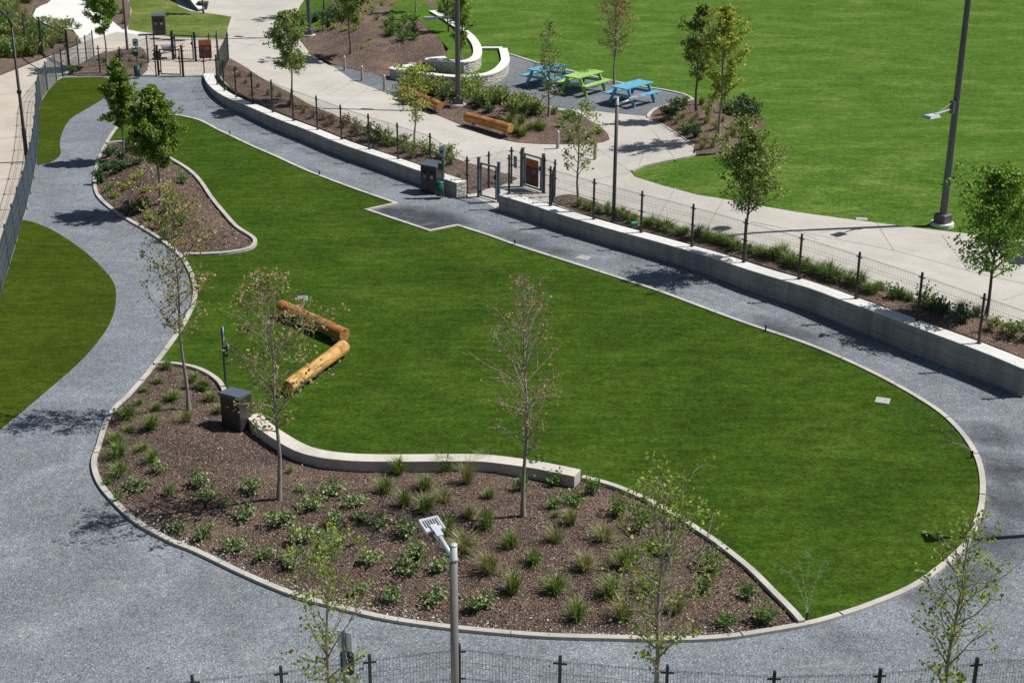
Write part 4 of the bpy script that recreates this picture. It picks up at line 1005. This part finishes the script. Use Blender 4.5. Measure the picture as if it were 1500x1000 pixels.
tree(657,47,-45,24,'small tree on the upper grass terrace behind the tall lamp post','olive',1.6,.2,zt2,'barkd',.4,32,.09,1.)
tree(609,19,-60,18,'thin pale tree on the grassy hilltop','yellow',1.,.3,zhill,'bark',.4,33,.08,.8)
tree(298,20,-75,16,'small reddish tree at the end of the concrete ramp wall','red',1.6,.34,lambda x, y: .02,'barkd',.4,34,.08,.8)
tree(475,14,-90,26,'small tree on the hill lawn right of the far lamp post','olive',1.8,.35,zl,'barkd',.4,35,.09,.9)

# ------------------------------------------------------------------ plants
def mk_shrub(leaf, seed, n=150, w=.3, H=.4, ls=.06, stems=7):
    rnd = random.Random(seed); mb = MB()
    for s in range(stems):
        a = rnd.uniform(0, 6.28); r = w*rnd.uniform(.3, 1.); hh = H*rnd.uniform(.6, 1.1)*(1-.3*r/w)
        top = Vector((math.cos(a)*r, math.sin(a)*r, hh)); mid = Vector((top.x*.35, top.y*.35, hh*.5))
        mb.mat(M['barkd']); mb.tube([(0, 0, -.03), tuple(mid), tuple(top)], [.007, .006, .003], 4, False)
        mb.mat(LF[leaf])
        for k in range(n//stems):
            t = rnd.uniform(.3, 1.05); p = (mid.lerp(top, (t-.5)*2) if t > .5 else Vector((0, 0, 0)).lerp(mid, t*2))
            p = p+Vector((rnd.gauss(0, w*.16), rnd.gauss(0, w*.16), rnd.gauss(0, w*.12)))
            p.z = max(.02, p.z); leafq(mb, p, ls, rnd)
    return mb
def mk_grass(leaf, seed, n=110, w=.2, H=.42, wd=.009):
    rnd = random.Random(seed); mb = MB(); mb.mat(LF[leaf])
    for k in range(n):
        a = rnd.uniform(0, 6.28); r = rnd.uniform(0, .07); hh = H*rnd.uniform(.3, 1.2); o = w*rnd.uniform(.05, 1.3)
        if rnd.random() < .22: mb.mat(LF['drygrass'])
        else: mb.mat(LF[leaf])
        b = Vector((math.cos(a)*r, math.sin(a)*r, -.02)); m = b+Vector((math.cos(a)*o*.35, math.sin(a)*o*.35, hh*.65)); t = b+Vector((math.cos(a)*o, math.sin(a)*o, hh*rnd.uniform(.75, 1.)))
        sd = Vector((-math.sin(a+rnd.uniform(-1, 1)), math.cos(a), 0))*wd*rnd.uniform(.7, 1.3)
        mb.face([tuple(b-sd), tuple(b+sd), tuple(m+sd*.9), tuple(m-sd*.9)]); n_ = len(mb.v)
        mb.v.append(tuple(t)); mb.addf((n_-2, n_-1, n_)[::-1] if False else (n_-1, n_-2, n_))
    return mb
KINDS = {
 'B': ('shrub', 'grey green leafy shrub', 'shrub', [mk_shrub('shrub', 40+i, 300, .31, .40, .07, 11) for i in range(4)], .21),
 'V': ('shrub', 'bright green leafy shrub', 'shrub', [mk_shrub('shrubg', 50+i, 240, .30, .42, .065, 10) for i in range(3)], .22),
 'F': ('shrub', 'feathery green bush', 'shrub', [mk_grass('grass', 60+i, 260, .30, .32, .007) for i in range(3)], .22),
 'G': ('tufted_plant', 'upright green tufted plant', 'tufted plant', [mk_grass('grass', 70+i, 260, .27, .40, .0055) for i in range(4)], .2),
 'D': ('tufted_plant', 'dry brownish tufted plant', 'tufted plant', [mk_grass('drygrass', 80+i, 210, .30, .42, .005) for i in range(3)], .2),
 'K': ('shrub', 'dark green dense shrub', 'shrub', [mk_shrub('darkshrub', 90+i, 420, .30, .42, .07, 14) for i in range(3)], .3),
 'R': ('shrub', 'russet leaved shrub', 'shrub', [mk_shrub('pinkshrub', 95+i, 230, .30, .42, .06, 10) for i in range(2)], .28),
 'O': ('shrub', 'olive green shrub', 'shrub', [mk_shrub('olive', 98+i, 280, .30, .50, .065, 11) for i in range(3)], .28),
 'Y': ('tufted_plant', 'yellow green low plant', 'plant', [mk_shrub('yellow', 105+i, 160, .28, .26, .06, 8) for i in range(2)], .28),
}
PROTO = {}
plants = []
BA = 'the large mulch bed'
def plant(kind, px, py, sc, zf, region):
    if region == BA: sc *= {'B': .84, 'F': .78, 'G': .9, 'V': .86}.get(kind, .95)
    x, y = P(px, py, zf); plants.append((kind, x, y, sc, zf, region, px, py))
def many(kind, lst, zf, region, base=1.):
    for q in lst:
        plant(kind, q[0], q[1], base*(q[2] if len(q) > 2 else 1.), zf, region)

many('F', [(253.5,584,1.),(297.6,571,.9),(308,587,.9),(321.6,605,.9),(188,611,1.15),(224,627,1.35),(191,632,.8),(171,648,1.2),(176,667,1.3),(176,695,1.25),(209.5,659,.9),(225.5,674,1.1),(244,539,.9),(232,561,.85),(211,574,.7),(282,558,.9),(296,568,.9)], zA, BA)
many('G', [(204,593,.6),(229.5,600,.7),(424,692,.5),(584,694,1.15),(564,721,1.25),(621.6,716,1.15),(653.7,689,1.3),(593.6,741,1.25),(624,748,1.1),(716,729,.75),(714,773,1.15),(653.7,782,1.3),(750,802,1.2),(782,825,.95),(750,868,1.15),(917,831,1.25),(813,867,1.2),(895,871,1.1),(845,907,1.05),(813,757,.5)], zA, BA)
many('D', [(684,708,1.3),(652,734,1.),(677.7,806,1.2),(686,758,.8),(715,838,1.2),(711,681,1.),(837,768,.9),(815,794,.9),(882,791,1.1),(855,834,1.15),(913,908,1.2),(955,867,1.3),(993,897,1.),(273.6,618,.9)], zA, BA)
many('B', [(233.5,689,.9),(200,718,1.),(292,710,1.1),(305.6,732,.9),(364,721,1.05),(332,742,.6),(361.7,758,1.),(257.5,777,1.),(296,788,1.05),(410,769,1.15),(345.7,806,1.05),(386,817,.9),(428,817,.9),(444.5,791,1.15),(460.5,745,1.05),(487,726,1.1),(442,718,.55),(520,742,1.15),(493.5,772,1.05),(531,761,.7),(559,769,1.1),(589.6,785,1.15),(488,797,1.),(421,832,1.1),(477,812,.9),(541.5,822,1.05),(611,814,1.),(595,838,1.05),(644,838,1.),(525.5,868,1.),(573.6,879,1.15),(640,881,1.15),(699,889,1.2)], zA, BA)
many('V', [(765,718,.9),(787,692,.9),(815,711,1.),(843,741,1.1),(810,744,.8),(867,724,1.),(905,754,1.),(937,778,1.15),(948,762,1.),(957,808,.9),(977,815,1.),(1043,838,1.3),(1033,868,1.),(1093,874,.9),(1123,911,1.1),(1060,917,.9),(993,774,.9),(159,708,.5),(173,734,.6),(247,726,.8)], zA, BA)
BBn = 'the upper left bed'
many('K', [(160,229,1.),(155,251,1.1),(148,268,1.1),(173.5,251,1.2),(179,233,1.),(187,222,.9),(199,241,.9),(192,316,1.1),(208,308,1.1)], zB, BBn)
many('Y', [(199,262,1.),(184,278,1.),(213.6,281,.9),(165.5,289,1.),(245.6,278,.9),(221.6,321,1.),(205,257,.7),(190,270,.7)], zB, BBn)
many('V', [(267,270,1.),(248,308,1.),(235,335,1.1),(243,351,1.1),(264,330,1.),(256,300,.8),(262,345,.8),(160,280,.7)], zB, BBn)
B1n = 'the narrow bed behind the left wall'
many('R', [(445,166,1.),(458,172,1.),(474,177,1.1),(489,181,1.2),(502,188,1.1),(515,193,1.2),(508,184,1.),(526,200,1.1),(521,188,1.),(372,139,.6),(480,186,.8)], zb1, B1n)
many('O', [(538,197,1.1),(545,208,1.1),(556,206,1.2),(566,213,1.1),(578,214,1.),(592,224,.9),(607,222,1.2),(602,232,.8),(622,228,1.1),(632,226,1.1),(641,232,1.1),(655,233,1.2),(662,240,1.),(594,208,.8)], zb1, B1n)
many('D', [(350,112,.7),(360,122,.7),(378,128,.7),(392,140,.7),(410,142,.7),(424,155,.7),(345,103,.6),(365,113,.6),(398,133,.6),(670,262,.7),(440,160,.7)], zb1, B1n)
B2n = 'the narrow bed behind the right wall'
many('G', [(857,306,.8),(876,312,.8),(890,311,1.),(911,318,.9),(927,325,1.),(946,332,.9),(965,333,.9),(984,339,1.),(1003,344,.9),(1023,349,1.1),(1035,352,1.1),(1055,356,1.1),(1068,360,1.1),(1112,374,1.1),(1126,379,1.1),(1144,379,1.2),(1162,391,1.1),(1181,396,1.),(1200,403,1.1),(1217,409,1.2),(1243,415,1.2),(1262,421,1.2),(1277,430,1.1),(1288,425,1.),(1332,441,1.),(1408,459,1.),(1430,462,.9)], zb2, B2n)
many('F', [(848,302,.9),(867,307,.9),(900,314,.9),(918,321,.9),(955,330,1.),(975,336,1.),(994,343,1.),(1045,354,1.1),(1062,357,1.1),(1078,366,1.1),(1097,370,1.),(1119,376,1.1),(1135,379,1.2),(1153,385,1.2),(1172,392,1.1),(1190,400,1.2),(1208,406,1.2),(1226,411,1.2),(1252,419,1.2),(1270,427,1.1),(1320,437,1.),(1365,453,1.)], zb2, B2n)
many('V', [(1307,436,1.1),(1351,449,1.3)], zb2, B2n)
many('K', [(1382,461,1.1),(1413,472,1.1)], zb2, B2n)
many('O', [(1449,484,1.1),(1485,492,1.3),(1470,487,.8),(1505,498,1.1)], zb2, B2n)
B4n = 'the shrub island'
rr = random.Random(5)
many('O', [(592+rr.uniform(-3,3)+i*13, 131+rr.uniform(-4,6)+i*1.2, rr.uniform(1., 1.3)) for i in range(12)], zb4, B4n)
many('O', [(688+i*13, 144+rr.uniform(-5,8)+i*2.2, rr.uniform(.9, 1.25)) for i in range(9)], zb4, B4n)
many('O', [(590+rr.uniform(0,115), 127+rr.uniform(0,26), rr.uniform(1.1, 1.5)) for i in range(22)]+[(690+i*7, 146+i*1.4+rr.uniform(-8,6), rr.uniform(1., 1.4)) for i in range(14)], zb4, B4n)
many('K', [(650,147,1.),(662,139,1.1),(700,158,1.),(715,165,.9),(640,139,1.)], zb4, B4n)
many('G', [(757,158,1.2),(768,165,1.),(782,169,1.2),(752,172,1.1),(764,181,1.),(778,158,1.1),(745,180,1.1),(788,187,1.),(757,194,1.2),(765,200,1.1),(793,196,.9),(775,190,.8),(862,203,.7),(835,207,.7),(876,196,.8),(848,190,.7)], zb4, B4n)
many('V', [(811,168,1.),(832,176,1.1),(843,180,1.),(822,186,.8),(836,170,.9)], zb4, B4n)
B3n = 'the bed beside the big lawn'
many('K', [(985,168,1.2),(993,161,1.2),(1005,197,1.2),(1018,201,1.1),(976,166,1.),(1080,163,1.3),(1091,160,1.4),(1103,167,1.3),(1070,168,1.),(1068,158,1.),(1084,172,1.1),(1098,176,1.2)], zb3, B3n)
many('G', [(990,153,.9),(1003,152,.9),(1040,158,1.),(1028,153,.8)], zb3, B3n)
many('O', [(1035,172,1.),(1048,188,.9),(1085,185,1.2),(1075,200,1.),(1095,190,1.1),(1060,165,1.2),(1110,180,1.),(1000,190,.9)], zb3, B3n)
many('D', [(975,178,.7),(990,182,.8),(1012,180,.8),(1022,187,.7),(1034,180,.8),(1030,208,.7),(1046,206,.8),(1062,206,.8),(1028,218,.7),(1044,216,.7),(1070,190,.8),(1058,178,.7),(1000,172,.7),(1020,172,.7)], zb3, B3n)
B5n = 'the hill bed'
many('V', [(566,40,1.3),(570,52,1.4),(572,64,1.4),(578,75,1.4),(586,45,1.3),(590,60,1.4),(597,70,1.3),(593,34,1.2),(602,50,1.2),(607,40,1.2),(575,33,1.1),(605,58,1.1)], zhill, B5n)
many('Y', [(470,45,1.2),(490,42,1.2),(505,45,1.1),(520,45,1.2),(525,38,1.),(535,18,1.1),(545,12,1.1),(558,8,1.1),(500,30,1.),(575,8,1.1),(540,60,.6),(532,70,.6)], zhill, B5n)
many('K', [(462,33,1.4),(470,28,1.5),(480,33,1.4),(488,25,1.4),(443,38,1.1),(480,40,1.2)], zhill, B5n)
many('O', [(520,15,1.3),(530,8,1.3),(512,25,1.2),(545,22,.9),(552,30,.8)], zhill, B5n)
B6n = 'the planting at the far left'
rr = random.Random(9)
lst = []
for i in range(210):
    a, b = rr.uniform(-15, 100), rr.uniform(-4, 88)
    x, y = P(a, b, zb6)
    if inside((x, y), b6) and polyd((x, y), b6) > .5: lst.append((a, b, rr.uniform(1.2, 1.9)))
many('V', lst[::4], zb6, B6n); many('O', lst[1::4], zb6, B6n); many('F', lst[2::4], zb6, B6n); many('D', lst[3::4], zb6, B6n)
many('V', [(62+i*8.5, 34+i*1.2+rr.uniform(-1, 1), 1.) for i in range(7)], zb6, B6n)
B7n = 'the bed by the far gates'
many('V', [(107,108,1.),(197,80,.9),(153,92,.8)], zb7, B7n); many('K', [(175,84,.8)], zb7, B7n); many('D', [(190,90,.7),(205,98,.8),(165,100,.7),(210,85,.7)], zb7, B7n)
many('K', [(137,6,1.4),(131,-2,1.4),(143,14,1.3),(150,24,1.2)], zb8, 'the bed beside the bright path'); many('D', [(165,25,.8),(178,20,.8),(181,35,.7)], zb8, 'the bed beside the bright path')
# landmarks for labels
LM = [('the russet sparse tree', 276, 600), ('the litter bin by the seat wall', 348, 625), ('the bare young tree', 765, 755), ('the tree beside the yellow log', 410, 731), ('the ribbed lamp head', 633, 765), ('the seat wall end', 845, 705), ('the bottom kerb tip', 1176, 918), ('the left kerb bend', 138, 680), ('the foreground left tree top', 476, 800), ('the foreground middle tree', 978, 800),
      ('the farther dense tree', 182, 227), ('the nearer dense tree', 235, 298), ('the small yellow green tree', 607, 208), ('the oval tree', 427, 148), ('the middle gate', 715, 292), ('the thin clumpy tree', 847, 297), ('the slim dark lamp post', 898, 323), ('the grey green tree', 1089, 379), ('the bushy right edge tree', 1444, 461), ('the tall island lamp post', 671, 162), ('the thin island tree', 803, 170), ('the island tip', 893, 205), ('the left tree of the pair', 1020, 162), ('the right tree of the pair', 1053, 197), ('the far lamp post', 453, 52), ('the olive hill tree', 513, 78), ('the lawn patch on the hill', 600, 20), ('the curved black lamp post', 20, 60), ('the tall path gate', 80, 92), ('the bright path bend', 50, 24), ('the far green tree', 157, 95)]
ORD = ['', 'second ', 'third ', 'fourth ', 'fifth ', 'sixth ', 'seventh ', 'eighth ', 'ninth ', 'tenth ', 'eleventh ', 'twelfth ', 'thirteenth ', 'fourteenth ', 'fifteenth ']
seen = {}
info = []
for p in plants:
    kind, x, y, sc, zf, reg, px, py = p
    nm, a, b = min(LM, key=lambda q: math.hypot(q[1]-px, q[2]-py))
    dx, dy = px-a, py-b
    dr = ('right of' if dx > 0 else 'left of') if abs(dx) > abs(dy) else ('below' if dy > 0 else 'above')
    info.append((p, nm, dr, math.hypot(dx, dy)))
groups = {}
for it in info: groups.setdefault((it[0][0], it[1], it[2]), []).append(it)
rr = random.Random(2)
for (kind, nm, dr), its in groups.items():
    its.sort(key=lambda q: q[3])
    for i, (p, _, _, _) in enumerate(its):
        kind, x, y, sc, zf, reg, px, py = p; K = KINDS[kind]
        size = 'small ' if sc < .72 else ('large ' if sc > 1.27 else '')
        lab = '%s%s %s %s, %s' % ('', K[1], dr, nm, (ORD[min(i, 14)]+'nearest to it')) if len(its) > 1 else '%s%s %s %s' % (size, K[1], dr, nm)
        var = rr.randrange(len(K[3])); key = (kind, var); z = zf(x, y)
        if key not in PROTO:
            ob = K[3][var].build(K[0]); PROTO[key] = ob
        else:
            ob = PROTO[key].copy(); COL.objects.link(ob)
        ob.location = (x, y, z-.01); ob.rotation_euler = (rr.gauss(0, .09), rr.gauss(0, .09), rr.uniform(0, 6.28)); ob.scale = (sc*rr.uniform(.78, 1.22), sc*rr.uniform(.78, 1.22), sc*rr.uniform(.75, 1.2))
        tag(ob, lab, K[2], K[1]+'s in '+reg)
# ------------------------------------------------------------------ loose chips and pebbles
def scatter(name, poly, zf, n, mat, s0, s1, seed, cond=None, flat_=.35):
    rnd = random.Random(seed); mb = MB(); xs = [p[0] for p in poly]; ys = [p[1] for p in poly]; k = 0; tries = 0
    while k < n and tries < n*20:
        tries += 1; x, y = rnd.uniform(min(xs), max(xs)), rnd.uniform(min(ys), max(ys))
        if not inside((x, y), poly): continue
        if cond and not cond(x, y, rnd): continue
        k += 1; a = rnd.uniform(0, 6.28); ln_ = rnd.uniform(s0, s1); w = ln_*rnd.uniform(.25, .6); z = zf(x, y)+.006; t = rnd.gauss(0, flat_)*ln_
        u = Vector((math.cos(a), math.sin(a), 0))*ln_/2; v = Vector((-math.sin(a), math.cos(a), 0))*w/2; c = Vector((x, y, z+abs(t)*.4+.004))
        q = [c-u-v-Vector((0, 0, t/2)), c+u-v*.7+Vector((0, 0, t/2)), c+u+v+Vector((0, 0, t/2+w*.2)), c-u+v*.8-Vector((0, 0, t/2-w*.2))]
        n_ = len(mb.v); mb.v += [tuple(p) for p in q]+[tuple(p-Vector((0, 0, .02))) for p in q]
        for f in ((0, 1, 2, 3), (0, 4, 5, 1), (1, 5, 6, 2), (2, 6, 7, 3), (3, 7, 4, 0)): mb.addf([n_+e for e in f])
    tag(mb.build(name, None, mat), kind='stuff')
scatter('mulch_chips', BEDA, zA, 13000, M['chip'], .012, .038, 1)
scatter('mulch_chips', BEDB, zB, 3000, M['chip'], .03, .07, 2)
lower = PL([(1100,932),(1000,940),(800,935),(617,917),(485,890),(360,846),(250,796),(167,739)], flat)
scatter('loose_pebbles', BEDA, zA, 2600, M['pebble'], .015, .05, 3, lambda x, y, r: polyd((x, y), lower, False) < abs(r.gauss(0, .22)))
trs = [P(a, b, flat) for a, b in [(276,600),(410,731),(765,755),(235,298),(182,226)]]
near_tree = lambda x, y, q: min(math.hypot(x-a-.3, y-b) for a, b in trs) < abs(q.gauss(0, 1.6))
scatter('fallen_leaves', LOOP, lambda x, y: .035, 260, LF['red'], .03, .06, 5, lambda x, y, q: near_tree(x, y, q) and not inside((x, y), BEDA) and not inside((x, y), BEDB))
scatter('pale_litter', LOOP, lambda x, y: .035, 620, M['litter'], .010, .022, 6, lambda x, y, q: not inside((x, y), BEDA) and not inside((x, y), BEDB))
scatter('fallen_leaves', PARK, lambda x, y: .002, 260, LF['brown'], .03, .055, 7, lambda x, y, q: not inside((x, y), LOOP) and y < 44 and (near_tree(x, y, q) or q.random() < .02))
# ------------------------------------------------------------------ light
EL = R(54); SAZ = R(-171)
to_sun = Vector((-math.cos(SAZ)*math.cos(EL), -math.sin(SAZ)*math.cos(EL), math.sin(EL)))
sd = bpy.data.lights.new('sun', 'SUN'); so_ = bpy.data.objects.new('sun', sd); COL.objects.link(so_); so_.location = (20, 10, 30)
sd.energy = 5.0; sd.angle = R(.5); sd.color = (1., .965, .91)
so_.rotation_euler = to_sun.to_track_quat('Z', 'Y').to_euler()
w = bpy.data.worlds.new('World'); scn.world = w; w.use_nodes = True; nt = w.node_tree
bg = nt.nodes['Background']; sk = nt.nodes.new('ShaderNodeTexSky'); sk.sky_type = 'NISHITA'; sk.sun_disc = False
sk.sun_elevation = EL; sk.sun_rotation = math.atan2(to_sun.x, to_sun.y)
nt.links.new(sk.outputs[0], bg.inputs[0]); bg.inputs[1].default_value = .05
scn.view_settings.view_transform = 'Standard'; scn.view_settings.look = 'None'; scn.view_settings.exposure = .08; scn.view_settings.gamma = 1
scn.render.engine = 'CYCLES'
